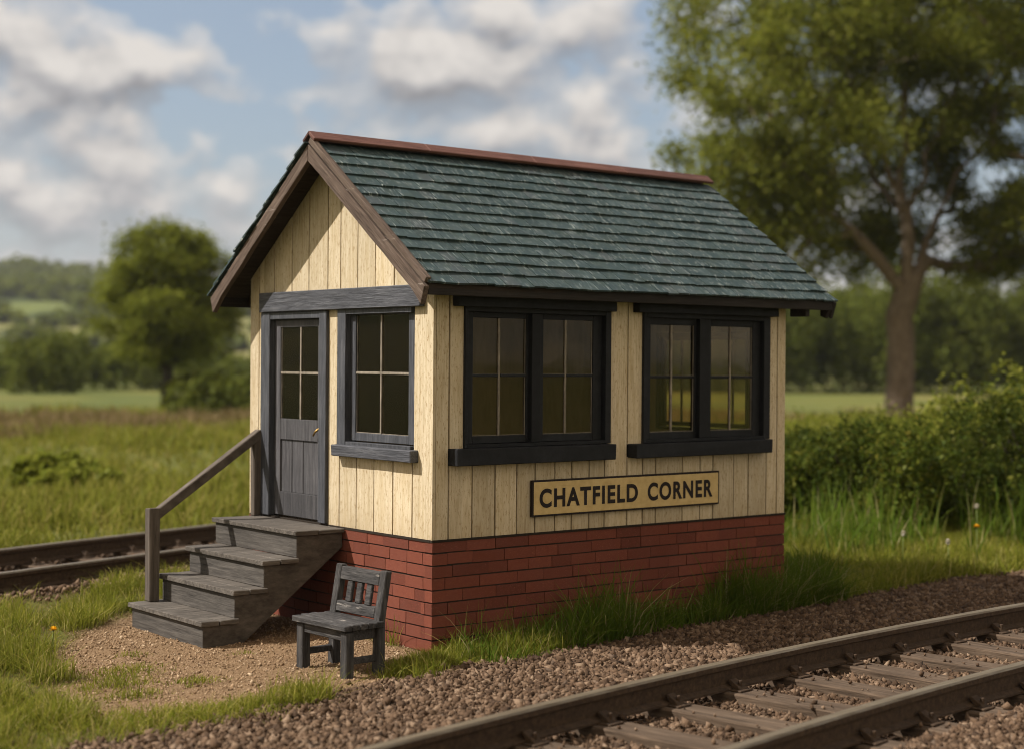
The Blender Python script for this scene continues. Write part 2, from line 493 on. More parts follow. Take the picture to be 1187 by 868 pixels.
def groundmat():
    t = NT('earth_grass_and_gravel')
    a1 = t.n('ShaderNodeAttribute', attribute_name='sand').outputs['Fac']; a2 = t.n('ShaderNodeAttribute', attribute_name='gravel').outputs['Fac']
    v = t.coord((1, 1, 1))
    n1 = t.noise(v, 5, 6, .6); n2 = t.noise(v, 45, 5, .65); n3 = t.noise(v, .06, 5, .6); n4 = t.noise(v, 170, 3, .6); n5 = t.noise(v, .5, 5, .65)
    turf = t.ramp(n1, [(.3, (.065, .07, .016)), (.6, (.11, .115, .026)), (.8, (.15, .12, .045))])
    tc = t.n('ShaderNodeTexCoord'); ln = t.n('ShaderNodeVectorMath', operation='LENGTH'); t.l(tc.outputs['Object'], ln.inputs[0])
    far = t.n('ShaderNodeMapRange'); t.l(ln.outputs['Value'], far.inputs[0]); far.inputs[1].default_value = 18; far.inputs[2].default_value = 60
    mead = t.ramp(n5, [(.3, (.10, .11, .026)), (.5, (.145, .145, .036)), (.7, (.18, .165, .05))])
    mead = t.mix(t.ramp(n3, [(.42, 0.0), (.58, .8)]), mead, (.075, .10, .03))
    mead = t.mix(t.ramp(n3, [(.36, .7), (.46, 0.0)]), mead, (.19, .15, .07))
    turf = t.mix(far.outputs[0], turf, mead)
    sand = t.ramp(n2, [(.28, (.105, .066, .036)), (.5, (.20, .13, .073)), (.75, (.285, .198, .12))])
    sand = t.mix(t.ramp(n1, [(.42, 0.0), (.7, .5)]), sand, (.20, .135, .08))
    sand = t.mix(t.ramp(n4, [(.62, 0.0), (.72, .6)]), sand, (.42, .31, .2))
    gra = t.ramp(n2, [(.3, (.022, .014, .009)), (.6, (.055, .035, .022)), (.8, (.09, .06, .04))])
    c = t.mix(a1, turf, sand); c = t.mix(a2, c, gra)
    nb = t.bump(n2, .6, .02); nb = t.bump(n4, .6, .008, nb)
    return t.fin(c, .95, nb, .1)


ground = np_mesh('ground', np.stack([X, Y, Z], -1).reshape(-1, 3), [F], groundmat(), smooth=True, attrs={'sand': sa.ravel(), 'gravel': gr.ravel()})
tag(ground, kind='structure')


def ground_z(x, y):
    """height of the ground sheet as meshed (bilinear)"""
    x = np.asarray(x, float); y = np.asarray(y, float)
    i = np.clip(np.searchsorted(gx, x) - 1, 0, nx - 2); j = np.clip(np.searchsorted(gy, y) - 1, 0, ny - 2)
    fx = (x - gx[i]) / (gx[i + 1] - gx[i]); fy = (y - gy[j]) / (gy[j + 1] - gy[j])
    return (Z[j, i] * (1 - fx) + Z[j, i + 1] * fx) * (1 - fy) + (Z[j + 1, i] * (1 - fx) + Z[j + 1, i + 1] * fx) * fy

# ------------------------------------------------------------------ the signal hut
L, W, HB = 4.22, 2.94, .90
YR, ZR, PT, XE0, XE1 = 1.469, 4.262, .738, -.245, 4.62          # ridge line, slate apex, pitch, verge ends
EO = .25                                                        # eaves overhang
def deck(y): return ZR - .045 - PT * abs(y - YR)


hut = thing('signal_hut', 'small cream boarded signal hut with green slate roof on a red brick base', 'building', (0, 0, 0))

# brick base: every brick a block on a dark mortar core
mb = MB(); mb.mi = 1
mb.box(.012, L - .012, .012, W - .012, -.25, HB - .004)
mb.mi = 0
H = .1
for side in range(4):
    ln = L if side % 2 == 0 else W
    for r in range(-2, 9):
        z0 = r * H + .005; z1 = z0 + H - .0115
        p = 0.0; first = True
        while p < ln - .02:
            w = random.choice([.24, .27, .30, .33, .36, .22]) * random.uniform(.9, 1.1)
            if first and (r % 2): w = random.uniform(.12, .17)
            first = False
            q = min(p + w, ln)
            if ln - q < .08: q = ln
            a, b = p + (.003 if p > 0 else .0), q - (.003 if q < ln else 0)
            o = random.uniform(-.003, .003); d = .1; c0 = .012
            j = random.uniform(-.0025, .0025)
            if side == 0: mb.box(a, b, o, d, z0 + j, z1 + j, .0012)
            if side == 1: mb.box(L - d, L - o, a + (.1 if p == 0 else 0), b - (.1 if q == ln else 0), z0 + j, z1 + j, .0012)
            if side == 2: mb.box(a, b, W - d, W - o, z0 + j, z1 + j, .0012)
            if side == 3: mb.box(o, d, a + (.1005 if p == 0 else 0), b - (.1005 if q == ln else 0), z0 + j, z1 + j, .0012)
            p = q
mb.build('brick_base', [M['brick'], M['mortar']], hut, bevel=.005)


def boards(edges, opens, top, mk, inner_mk=None):
    """vertical boards between successive edges, cut round the openings (u0,u1,z0,z1)"""
    m = MB()
    for a, b in zip(edges[:-1], edges[1:]):
        g = .0075; a2, b2 = a + g, b - g
        cuts = sorted({a2, b2} | {c for o in opens for c in o[:2] if a2 < c < b2})
        dj = random.uniform(-.0025, .0025)
        for s, e in zip(cuts[:-1], cuts[1:]):
            mid = (s + e) / 2; iv = [(HB + .002, None)]
            for o in opens:
                if o[0] < mid < o[1]:
                    iv = [(HB + .002, o[2]), (o[3], None)]
            for z0, z1 in iv:
                if z1 is None:
                    poly = [(s, z0), (e, z0), (e, top(e))]
                    if s < YR < e and mk == 'x': poly.append((YR, top(YR)))
                    poly.append((s, top(s)))
                else:
                    poly = [(s, z0), (e, z0), (e, z1), (s, z1)]
                yield m, poly, dj


OPF = [(.30, 1.905, 1.62, 2.80), (2.30, 3.965, 1.62, 2.80)]            # front windows
OPG = [(.265, 1.39, 1.60, 2.80), (1.56, 2.69, .9, 2.80)]               # gable window and door
OPE = [(.40, 1.70, 1.66, 2.66)]                                        # far end window
EDF = [.026, .16, .4, .64, .87, 1.07, 1.29, 1.48, 1.68, 1.86, 2.13, 2.32, 2.48, 2.82, 3.05, 3.22, 3.5, 3.7, 3.95, 4.10, L]
EDG = [0, .285, .56, .84, 1.11, 1.38, 1.585, 1.90, 2.19, 2.50, 2.77, W]
flat = lambda u: 3.085
gab = lambda u: deck(u) - .012
wf = None
for m, poly, dj in boards(EDF, OPF, flat, 'y'):
    m.prism(poly, 1, dj, .03); wf = m
wf.build('front_wall', M['cream'], hut)
for m, poly, dj in boards(EDG, OPG, gab, 'x'):
    m.prism(poly, 0, dj, .03); wf = m
wf.build('gable_wall', M['cream'], hut)
for m, poly, dj in boards(EDG, OPE, gab, 'x'):
    m.prism(poly, 0, L - .03, L + dj); wf = m
wf.build('end_wall', M['cream'], hut)
for m, poly, dj in boards(EDF, [], flat, 'y'):
    m.prism(poly, 1, W - .03, W + dj); wf = m
wf.build('back_wall', M['cream'], hut)


def sheet_with_holes(m, u0, u1, top, opens, axis_, a, b):
    cuts = sorted({u0, u1} | {c for o in opens for c in o[:2]} | ({YR} if axis_ == 0 else set()))
    for s, e in zip(cuts[:-1], cuts[1:]):
        mid = (s + e) / 2; iv = [(HB + .03, None)]
        for o in opens:
            if o[0] < mid < o[1]: iv = [(HB + .03, o[2]), (o[3], None)]
        for z0, z1 in iv:
            if z1 is not None and z1 <= z0: continue
            m.prism([(s, z0), (e, z0), (e, z1 or top(e)), (s, z1 or top(s))], axis_, a, b)


m = MB(); m.mi = 0                                       # dark backing behind the gaps, lining inside
sheet_with_holes(m, .03, L - .03, flat, OPF, 1, .031, .05); sheet_with_holes(m, .03, W - .03, gab, OPG, 0, .031, .05)
sheet_with_holes(m, .03, W - .03, gab, OPE, 0, L - .05, L - .031); sheet_with_holes(m, .03, L - .03, flat, [], 1, W - .05, W - .031)
m.mi = 1
sheet_with_holes(m, .052, L - .052, flat, OPF, 1, .052, .09); sheet_with_holes(m, .092, W - .092, gab, OPG, 0, .052, .09)
sheet_with_holes(m, .092, W - .092, gab, OPE, 0, L - .09, L - .052); sheet_with_holes(m, .052, L - .052, flat, [], 1, W - .09, W - .052)
m.build('inner_lining', [M['gap'], M['inner']], hut)
m = MB()
for k in range(18):
    y0 = .1 + k * (W - .2) / 18
    m.box(.1, L - .1, y0, y0 + (W - .2) / 18 - .004, HB - .02, HB + .02)
m.build('floor', M['floorwood'], hut)
m = MB(); m.box(-.004, L + .004, -.006, .03, HB - .012, HB + .008); m.box(-.006, .03, .03, W - .03, HB - .012, HB + .008)
m.build('base_fillet', M['gap'], hut)

# --- roof
roof_m = MB()
for sgn in (-1, 1):
    ye = (-EO) if sgn < 0 else (2 * YR + EO)
    n = Vector((0, sgn * PT, 1)).normalized()
    p = [(ye, deck(ye)), (YR, deck(YR)), (YR, deck(YR) - .035), (ye, deck(ye) - .035)]
    roof_m.prism(p, 0, XE0 + .012, XE1 - .012)
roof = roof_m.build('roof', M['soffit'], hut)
sl = MB()
slope = math.hypot(YR + EO, PT * (YR + EO)); rows = 13; ex = (slope - .02) / rows
for sgn in (-1, 1):
    ye = (-EO) if sgn < 0 else (2 * YR + EO)
    o = Vector((0, ye, deck(ye))); sd = Vector((0, -sgn, PT)).normalized(); nn = Vector((0, sgn * PT, 1)).normalized()
    for r in range(rows):
        s0 = r * ex - .03
        xl = XE0 - (.012 if sgn < 0 else random.uniform(.055, .075))
        x = xl + (r % 2) * .06 * random.uniform(.7, 1.3); xs = [xl]
        while x < XE1 - .03:
            if x > xs[-1] + .03: xs.append(x)
            x += random.uniform(.105, .155)
        xs.append(XE1 + .012)
        wob = [random.uniform(0, 6.28) for _ in range(2)]
        for a, b in zip(xs[:-1], xs[1:]):
            j = .005 * math.sin(a * 1.7 + wob[0]) + random.uniform(-.006, .006); l = random.uniform(-.004, .004)
            top = min(s0 + ex * 1.6, slope - .005)
            vs = []
            for xx in (a + .0018, b - .0018):
                jj = j + random.uniform(-.003, .003)
                for ss, n0, n1 in ((s0 + jj, .020 + l, .037 + l), (top, .002, .012)):
                    for h in (n0, n1):
                        vs.append(o + Vector((xx, 0, 0)) + sd * ss + nn * h)
            sl.add(vs, [(0, 1, 3, 2), (4, 6, 7, 5), (0, 4, 5, 1), (2, 3, 7, 6), (0, 2, 6, 4), (1, 5, 7, 3)])
sl.build('slates', M['slate'], roof)
rc = MB()
for sgn in (-1, 1):
    w_ = .105
    d = Vector((0, sgn, -PT)).normalized(); n = Vector((0, sgn * PT, 1)).normalized()
    pk = Vector((0, YR, ZR + .022))
    x = XE0 - .035
    segs = [XE0 - .035, .95, 2.2, 3.4, XE1 + .012]
    for a, b in zip(segs[:-1], segs[1:]):
        q = [pk, pk + d * w_, pk + d * w_ + n * .03, pk + Vector((0, 0, .038))]
        rc.prism([(p.y, p.z) for p in q], 0, a, b - .002)
rc.build('ridge_cap', M['ridge'], roof, bevel=.006)


def barge(x0, x1, dep, up, name, sides=(-1, 1), mat=None, extra=0.0):
    for sgn in sides:
        m = MB()
        ye = (-EO - .012) if sgn < 0 else (2 * YR + EO + .012)
        dz = dep * math.sqrt(1 + PT * PT); uz = up * math.sqrt(1 + PT * PT)
        z = lambda y: deck(y)
        mid = YR + sgn * .0015
        N = 9
        ys = [mid + (ye - mid) * k / N for k in range(N + 1)]
        topl = [(y, z(y) + uz + random.uniform(-.004, .004)) for y in ys]
        botl = [(y, z(y) - dz + random.uniform(-.005, .005)) for y in ys]
        botl[-1] = (ye - sgn * .05, z(ye) - dz)
        m.prism(topl + botl[::-1], 0, x0, x1)
        m.build(name, mat or (M['barge'] if sgn < 0 else M['barge_left']), roof, bevel=.004)


barge(XE0 - .04, XE0 + .01, .125, -.012, 'barge_board')
barge(XE1 - .01, XE1 + .035, .125, .0, 'barge_board', mat=M['fascia'])
# verge strip lying on the front slope's slate edge
m = MB(); nn = Vector((0, -PT, 1)).normalized()
a0 = Vector((XE0 - .012, -EO + .0, deck(-EO))) + nn * .03; a1 = Vector((XE0 - .012, YR, deck(YR))) + nn * .03
m.beam(a0, a1, .055, .05, nn, .003)
m.build('verge_strip', M['barge'], roof, bevel=.004)
m = MB(); m.box(XE0 + .01, XE1 - .01, -EO - .0, -EO + .03, deck(-EO) - .085, deck(-EO) + .004, .002)
m.build('fascia', M['fascia'], roof, bevel=.003)
m = MB(); m.box(XE0 + .01, XE1 - .01, 2 * YR + EO - .03, 2 * YR + EO, deck(-EO) - .105, deck(-EO) + .004, .002)
m.build('fascia', M['fascia'], roof, bevel=.003)
m = MB(); m.box(4.27, 4.33, -.2, .0, 2.80, 2.96); m.build('eaves_bracket', M['fascia'], roof, bevel=.004)
m = MB(); m.prism([(-.245, 2.87), (-.2, 2.79), (-.14, 2.81), (-.14, 2.89)], 0, 4.55, 4.6)
m.build('eaves_bracket', M['fascia'], roof, bevel=.004)
m = MB()
for x in np.arange(.1, 4.3, .52):
    for sgn in (-1, 1):
        e = (-EO + .035) if sgn < 0 else (2 * YR + EO - .035); f = YR
        m.prism([(e, deck(e) - .036), (f, deck(f) - .036), (f, deck(f) - .15), (e, deck(e) - .11)], 0, x, x + .05)
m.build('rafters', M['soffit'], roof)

# --- windows
def mbox(ax, u0, u1, d0, d1, z0, z1, m, jit=.0012):
    """box on a wall: ax 0 = gable wall (u is y, depth is x), ax 1 = front wall (u is x, depth is y), ax 2 = far end wall"""
    if ax == 0: m.box(d0, d1, u0, u1, z0, z1, jit)
    elif ax == 1: m.box(u0, u1, d0, d1, z0, z1, jit)
    else: m.box(L - d1, L - d0, u0, u1, z0, z1, jit)


def pane_quad(ax, u0, u1, d, z0, z1, m): mbox(ax, u0, u1, d, d + .004, z0, z1, m, 0)


def sash(parent, ax, u0, u1, z0, z1, gu0, gu1, gz0, gz1, um, zm, mat, barmat, dp=.02, bw=.018):
    """one casement: stiles and rails, glazing bars, glass; g* = glass edges, um, zm = bars"""
    m = MB(); d0, d1 = dp, dp + .035
    mbox(ax, u0, gu0, d0, d1, z0, z1, m); mbox(ax, gu1, u1, d0, d1, z0, z1, m)
    mbox(ax, gu0 + .001, gu1 - .001, d0 + .001, d1, z0, gz0, m); mbox(ax, gu0 + .001, gu1 - .001, d0 + .001, d1, gz1, z1, m)
    s = m.build('sash', mat, parent, bevel=.003)
    return s, (d0, d1)


def window(ax, o0, o1, zb, zt, sashes, zm, jw, mats, sill, lintel, centre=None, dp=.02, jd=-.03, label=None, jdr=None):
    fr = MB(); jx, jy = mats
    mbox(ax, o0, o0 + jw[0], jd if jdr is None else jdr, .095, zb, zt, fr); mbox(ax, o1 - jw[1], o1, jd, .095, zb, zt, fr)
    mbox(ax, o0 + jw[0] + .001, o1 - jw[1] - .001, jd + .003, .095, zt - .05, zt, fr)
    mbox(ax, o0 + jw[0] + .001, o1 - jw[1] - .001, jd + .003, .095, zb, zb + .03, fr)
    if centre: mbox(ax, centre[0], centre[1], jd + .004, .094, zb + .031, zt - .051, fr)
    w = fr.build('window', jy, hut, bevel=.003)
    if label: w['label'] = label
    for (u0, u1, g0, g1, um, z0, z1, gz0, gz1) in sashes:
        m = MB(); d0, d1 = dp, dp + .035
        mbox(ax, u0, g0, d0, d1, z0, z1, m); mbox(ax, g1, u1, d0, d1, z0, z1, m)
        mbox(ax, g0 + .001, g1 - .001, d0 + .001, d1, z0, gz0, m); mbox(ax, g0 + .001, g1 - .001, d0 + .001, d1, gz1, z1, m)
        m.build('sash', jy, w, bevel=.003)
        m = MB(); b = .0105
        mbox(ax, um - b, um + b, d0 + .006, d0 + .028, gz0, gz1, m, .0015)
        m.mi = 1 if ax else 0
        mbox(ax, g0, um - b - .001, d0 + .004, d0 + .028, zm - .012, zm + .011, m, .0015); mbox(ax, um + b + .001, g1, d0 + .004, d0 + .028, zm - .011, zm + .011, m, .0015)
        m.mi = 0      # worn putty line round the glass and along the top of the middle bar
        if ax: mbox(ax, g0, um - b - .001, d0 + .003, d0 + .02, zm + .0115, zm + .017, m, .001); mbox(ax, um + b + .001, g1, d0 + .003, d0 + .02, zm + .0115, zm + .017, m, .001)
        mbox(ax, g0 + .001, g0 + .009, d0 + .012, d0 + .026, gz0, gz1, m, .001); mbox(ax, g1 - .009, g1 - .001, d0 + .012, d0 + .026, gz0, gz1, m, .001)
        mbox(ax, g0 + .009, g1 - .009, d0 + .012, d0 + .026, gz0, gz0 + .007, m, .001)
        m.build('glazing_bars', [M['bar'], jy], w, bevel=.002)
        m = MB()
        for a, b2 in ((g0, um), (um, g1)):
            for c, d in ((gz0, zm), (zm, gz1)):
                pane_quad(ax, a + .002, b2 - .002, d0 + .015 + random.uniform(0, .003), c + .002, d - .002, m)
        m.build('glass', M['glass'], w)
    if sill:
        m = MB(); mbox(ax, sill[0], sill[1], sill[4], .02, sill[2], sill[3], m, .004); m.build('sill', jx, w, bevel=.006)
    if lintel:
        m = MB(); mbox(ax, lintel[0], lintel[1], lintel[4], -.003, lintel[2], lintel[3], m, .004); m.build('lintel', jx, w, bevel=.005)
    return w


BX, BZ = M['slateblue_shade'], M['slateblue_shade']
window(1, .30, 1.905, 1.64, 2.80, [(.335, 1.005, .413, .981, .693, 1.672, 2.75, 1.733, 2.705), (1.10, 1.835, 1.168, 1.734, 1.422, 1.672, 2.75, 1.733, 2.705)], 2.23,
       (.03, .065), (BX, BZ), (.157, 1.891, 1.505, 1.638, -.12), (.189, 1.916, 2.79, 2.91, -.09), (1.006, 1.099), label='wide black window nearer the hut corner, brown dark inside')
window(1, 2.30, 3.965, 1.63, 2.80, [(2.345, 3.01, 2.426, 2.987, 2.696, 1.66, 2.75, 1.721, 2.688), (3.13, 3.875, 3.203, 3.771, 3.47, 1.66, 2.75, 1.721, 2.688)], 2.217,
       (.04, .088), (BX, BZ), (2.134, 3.909, 1.505, 1.63, -.12), (2.18, 4.02, 2.79, 2.91, -.09), (3.011, 3.129), label='wide black window farther along the wall, pale light seen inside')
window(0, .27, 1.388, 1.62, 2.79, [(.286, 1.255, .388, 1.178, .801, 1.66, 2.765, 1.728, 2.731)], 2.24,
       (.014, .13), (M['slateblue_y'], M['slateblue_z']), (.203, 1.389, 1.525, 1.622, -.085), None, dp=.03, jd=-.025, jdr=.012)
window(2, .40, 1.70, 1.66, 2.66, [(.44, 1.02, .48, .98, .66, 1.70, 2.62, 1.74, 2.58), (1.10, 1.66, 1.14, 1.62, 1.38, 1.70, 2.62, 1.74, 2.58)], 2.2,
       (.04, .04), (BX, BZ), (.34, 1.76, 1.56, 1.66, -.1), (.34, 1.76, 2.66, 2.76, -.06), (1.02, 1.10))
m = MB(); m.box(-.055, -.003, .121, 2.69, 2.782, 2.962, .003); m.build('gable_beam', M['slateblue_y'], hut, bevel=.006)

# --- door
fr = MB()
fr.box(-.03, .095, 2.535, 2.69, .915, 2.78, .0015); fr.box(-.03, .095, 1.56, 1.68, .915, 2.78, .0015); fr.box(-.024, .095, 1.681, 2.534, 2.715, 2.78, .001)
frame = fr.build('door_frame', M['slateblue_z'], hut, bevel=.004)
d = MB(); x0, x1 = .03, .07
d.box(x0, x1, 2.43, 2.53, .925, 2.71, .001); d.box(x0, x1, 1.685, 1.784, .925, 2.71, .001)
d.box(x0 + .001, x1, 1.785, 2.429, 2.645, 2.71); d.box(x0 + .001, x1, 1.785, 2.429, 1.62, 1.81); d.box(x0 + .001, x1, 1.785, 2.429, .925, 1.14)
for a, b in ((1.786, 2.043), (2.052, 2.238), (2.247, 2.428)): d.box(x0 + .016, x1 - .003, a, b, 1.141, 1.619, .001)
door = d.build('door', M['door'], hut, bevel=.003)
m = MB()
m.box(x0 + .006, x1 - .01, 2.08, 2.102, 1.811, 2.644, .001)
for a, b in ((1.785, 2.079), (2.103, 2.429)): m.box(x0 + .004, x1 - .01, a, b, 2.218, 2.24, .001)
for a, b in ((1.785, 1.794), (2.42, 2.429)): m.box(x0 + .01, x1 - .01, a, b, 1.811, 2.644, .001)
m.build('glazing_bars', M['bar'], door, bevel=.002)
m = MB()
for a, b in ((1.787, 2.085), (2.097, 2.427)):
    for c, e in ((1.813, 2.22), (2.238, 2.642)): m.box(x0 + .015, x0 + .019, a, b, c, e)
m.build('glass', M['glass'], door)
m = MB(); m.tube([(x0 + .01, 1.722, 1.735), (x0 - .035, 1.722, 1.735)], .011, 10); m.tube([(x0 - .033, 1.718, 1.735), (x0 - .038, 1.765, 1.71), (x0 - .036, 1.80, 1.675)], [.011, .010, .008], 8)
m.box(x0 - .005, x0 + .002, 1.70, 1.745, 1.66, 1.79)
m.build('handle', M['brass'], door, smooth=True)

# --- name board
sg = thing('name_board', 'cream name board with dark lettering below the two wide windows', 'sign', (2.14, -.01, 1.2))
m = MB(); m.mi = 1; m.box(1.01, 3.267, -.036, -.006, 1.042, 1.351, .001); m.mi = 0; m.box(1.026, 3.251, -.040, -.034, 1.058, 1.335)
m.build('board', [M['sign'], M['black']], sg, bevel=.002)
for word, tx0, tx1 in (('CHATFIELD', 1.085, 2.225), ('CORNER', 2.345, 3.175)):
    cu = bpy.data.curves.new('lettering', 'FONT'); cu.body = word; cu.size = 1; cu.extrude = 0.0; cu.offset = .036; cu.space_character = 1.17
    to = bpy.data.objects.new('tmp', cu); COL.objects.link(to); bpy.context.view_layer.update()
    dg = bpy.context.evaluated_depsgraph_get(); me = bpy.data.meshes.new_from_object(to.evaluated_get(dg)); bpy.data.objects.remove(to)
    co = np.empty(len(me.vertices) * 3, np.float32); me.vertices.foreach_get('co', co); co = co.reshape(-1, 3)
    mn, mx = co.min(0), co.max(0); tz0, tz1 = 1.115, 1.278
    nco = np.stack([tx0 + (co[:, 0] - mn[0]) / (mx[0] - mn[0]) * (tx1 - tx0) - 2.14, np.full(len(co), -.0425 + .01), tz0 + (co[:, 1] - mn[1]) / (mx[1] - mn[1]) * (tz1 - tz0) - 1.2], -1)
    me.vertices.foreach_set('co', nco.astype(np.float32).ravel()); me.materials.append(M['black']); me.update()
    lt = bpy.data.objects.new('lettering', me); COL.objects.link(lt); lt.parent = sg

# ------------------------------------------------------------------ steps
YA, YB = 1.30, 2.60
YBS = [2.60, 2.60, 2.62, 2.72]
st = thing('wooden_steps', 'four weathered grey wooden steps with a dark handrail up to the door', 'steps', (-.7, 2.1, 0))
NX = [-1.38, -1.09, -.815, -.50]; NZ = [.215, .445, .672, .90]; XB = [-1.03, -.76, -.46, -.012]
for k in range(4):
    YB = YBS[k]
    m = MB(); w_ = XB[k] - NX[k]
    m.box(NX[k], NX[k] + w_ * .48 - .003, YA - .03, YB + .03, NZ[k] - .042, NZ[k], .0035)
    m.box(NX[k] + w_ * .48 + .002, XB[k], YA - .03, YB + .03, NZ[k] - .042, NZ[k] - .001, .0035)
    m.build('tread', M['steps_x'], st, bevel=.005)
    zb = 0.0 if k == 0 else NZ[k - 1]
    m = MB(); m.box(NX[k] + .028, NX[k] + .055, YA + .002, YB - .002, zb - (.06 if k == 0 else 0) + .001, NZ[k] - .044, .0015)
    m.build('riser', M['steps_y'], st, bevel=.003)
for y in (YA, 2.54):
    poly = [(NX[0] + .030, -.06), (-1.06, -.06), (-.06, .70), (-.014, .735), (-.014, NZ[3] - .044)]
    for k in (3, 2, 1, 0):
        poly.append((NX[k] + .030, NZ[k] - .044))
        if k: poly.append((NX[k] + .030, NZ[k - 1] - .044))
    m = MB(); m.prism(poly, 1, y, y + .05); m.build('stringer', M['steps_d'], st, bevel=.003)
m = MB(); m.box(-1.225, -1.125, 2.525, 2.625, .216, 1.035, .004); m.build('post', M['post'], st, bevel=.007)
m = MB(); m.box(-.10, -.022, 2.675, 2.745, .901, 1.645, .004); m.build('post', M['post'], st, bevel=.007)
m = MB(); m.beam((-1.165, 2.577, .955), (-.018, 2.71, 1.665), .07, .085, (0, 0, 1), .003); m.build('handrail', M['rail_wood'], st, bevel=.007)

# ------------------------------------------------------------------ chair
ch = thing('wooden_chair', 'small charcoal wooden chair with slatted back beside the brick base', 'chair', (-.966, -.157, 0.0), .04)
ch.location.z = float(ground_z(-.966, -.157)) - .004
w_, dp_ = .655, .36; hw, hd = w_ / 2, dp_ / 2
def cb(name, fn, mat='chair', bev=.006):
    m = MB(); fn(m); return m.build(name, M[mat], ch, bevel=bev, local=True)
for y in (-hw + .04, hw - .04):
    cb('leg', lambda m: m.box(-hd, -hd + .075, y - .04, y + .04, -.02, .345, .004), 'chair_z')
for y in (-hw + .04, hw - .04):
    def post(m):
        m.prism([(hd - .075, -.02), (hd, -.02), (hd, .40), (hd + .06, .765), (hd + .005, .77), (hd - .06, .40)], 1, y - .038, y + .038)
    cb('leg', post, 'chair_z')
def seat(m):
    n = 5; x = -hd - .03
    for k in range(n):
        w2 = (dp_ + .005) / n
        m.box(x + .0, x + w2 - .005, -hw - .02, hw + .02, .355 + random.uniform(-.002, .002), .40 + random.uniform(-.002, .003), .003); x += w2
cb('seat', seat)
def apron(m):
    m.box(-hd + .015, -hd + .045, -hw + .081, hw - .081, .275, .352)
    for y in (-hw + .03, hw - .06): m.box(-hd + .076, hd - .076, y, y + .03, .275, .352)
cb('apron', apron)
for y in (-hw + .04, hw - .04):
    cb('stretcher', lambda m: m.box(-hd + .07, hd - .07, y - .017, y + .017, .10, .15, .002))
def hx(z): return hd - .06 + (z - .40) * .178
def bar(m, z0, z1, y0, y1, t0=.008, t1=.045):
    m.prism([(hx(z0) + t0, z0), (hx(z0) + t1, z0), (hx(z1) + t1, z1), (hx(z1) + t0, z1)], 1, y0, y1)
cb('top_rail', lambda m: bar(m, .655, .755, -hw + .079, hw - .079, .0, .05))
cb('back_rail', lambda m: bar(m, .415, .495, -hw + .079, hw - .079, .0, .05))
iw = w_ - .158
for k in range(3):
    yc = -iw / 2 + iw * (k + 1) / 4
    cb('back_slat', lambda m: bar(m, .496, .654, yc - .034, yc + .034, .01, .04))

# ------------------------------------------------------------------ railway tracks
def rail(name, pts, label, group):
    """flat bottomed rail swept along points (top at .2)"""
    prof = [(-.075, .006), (.075, .006), (.075, .020), (.018, .040), (.017, .138), (.043, .150), (.043, .184), (.033, .199), (-.033, .199), (-.043, .184), (-.043, .150), (-.017, .138), (-.018, .040), (-.075, .020)]
    m = MB(); P = [Vector((*p, 0)) for p in pts]; n = len(prof)
    for i, p in enumerate(P):
        d = (P[min(i + 1, len(P) - 1)] - P[max(i - 1, 0)]).normalized(); s = Vector((-d.y, d.x, 0))
        m.v += [tuple(p + s * a + Vector((0, 0, z))) for a, z in prof]
    for i in range(len(P) - 1):
        for k in range(n):
            k2 = (k + 1) % n
            m.f.append((i * n + k, i * n + k2, (i + 1) * n + k2, (i + 1) * n + k)); m.m.append(1 if k in (6, 7, 8) else 0)
    m.f.append(tuple(range(n))); m.m.append(0); m.f.append(tuple((len(P) - 1) * n + k for k in range(n))); m.m.append(0)
    o = m.build(name, [M['rust'], M['railhead']])
    return tag(o, label, 'rail', group)


xs = list(np.arange(-9, 22.1, .5))
gauge = 1.50
r1 = [(x, float(track_near(x))) for x in xs]
r2 = []
for x in xs:
    s = float(track_near_s(x)); n = Vector((s, -1)).normalized()
    r2.append((x + n.x * gauge, float(track_near(x)) + n.y * gauge))
rail('railway_rail', r1, 'rusty rail with worn head, the near track rail closer to the hut', 'rails of the near track')
rail('railway_rail', r2, 'rusty rail with worn head, nearest rail crossing the bottom right corner', 'rails of the near track')
nb_ = Vector((-.335, 1)).normalized()
xb = list(np.arange(-14, 14.1, 1.0))
rail('railway_rail', [(x - nb_.x * .8, float(track_back(x)) - nb_.y * .8) for x in xb], 'blurred rail behind the steps, the one nearer the hut', 'rails of the far track')
rail('railway_rail', [(x + nb_.x * .8, float(track_back(x)) + nb_.y * .8) for x in xb], 'blurred rail behind the steps, the one nearer the meadow', 'rails of the far track')


def sleeper_proto(tilt_label, group):
    t = thing('railway_sleeper', tilt_label, 'sleeper', (0, 0, 0), 0, group)
    N = 8; m = MB()
    for k in range(1):
        m.box(-.135, .135, -1.2, 1.2, -.14, .0, .006)
    m.build('timber', M['sleeper'], t, bevel=.012, local=True)
    for s in (-.75, .75):
        c = MB()
        c.box(-.075, .075, s - .17, s + .17, .0006, .0145, .0)
        for q in (-1, 1):
            c.prism([(s + q * .078, .012), (s + q * .14, .012), (s + q * .12, .04), (s + q * .05, .08), (s + q * .03, .07)], 0, -.042, .042)
            c.tube([(0, s + q * .112, .02), (0, s + q * .112, .075)], .017, 7)
        c.build('rail_chair', M['rust'], t, bevel=.004, local=True)
    return t


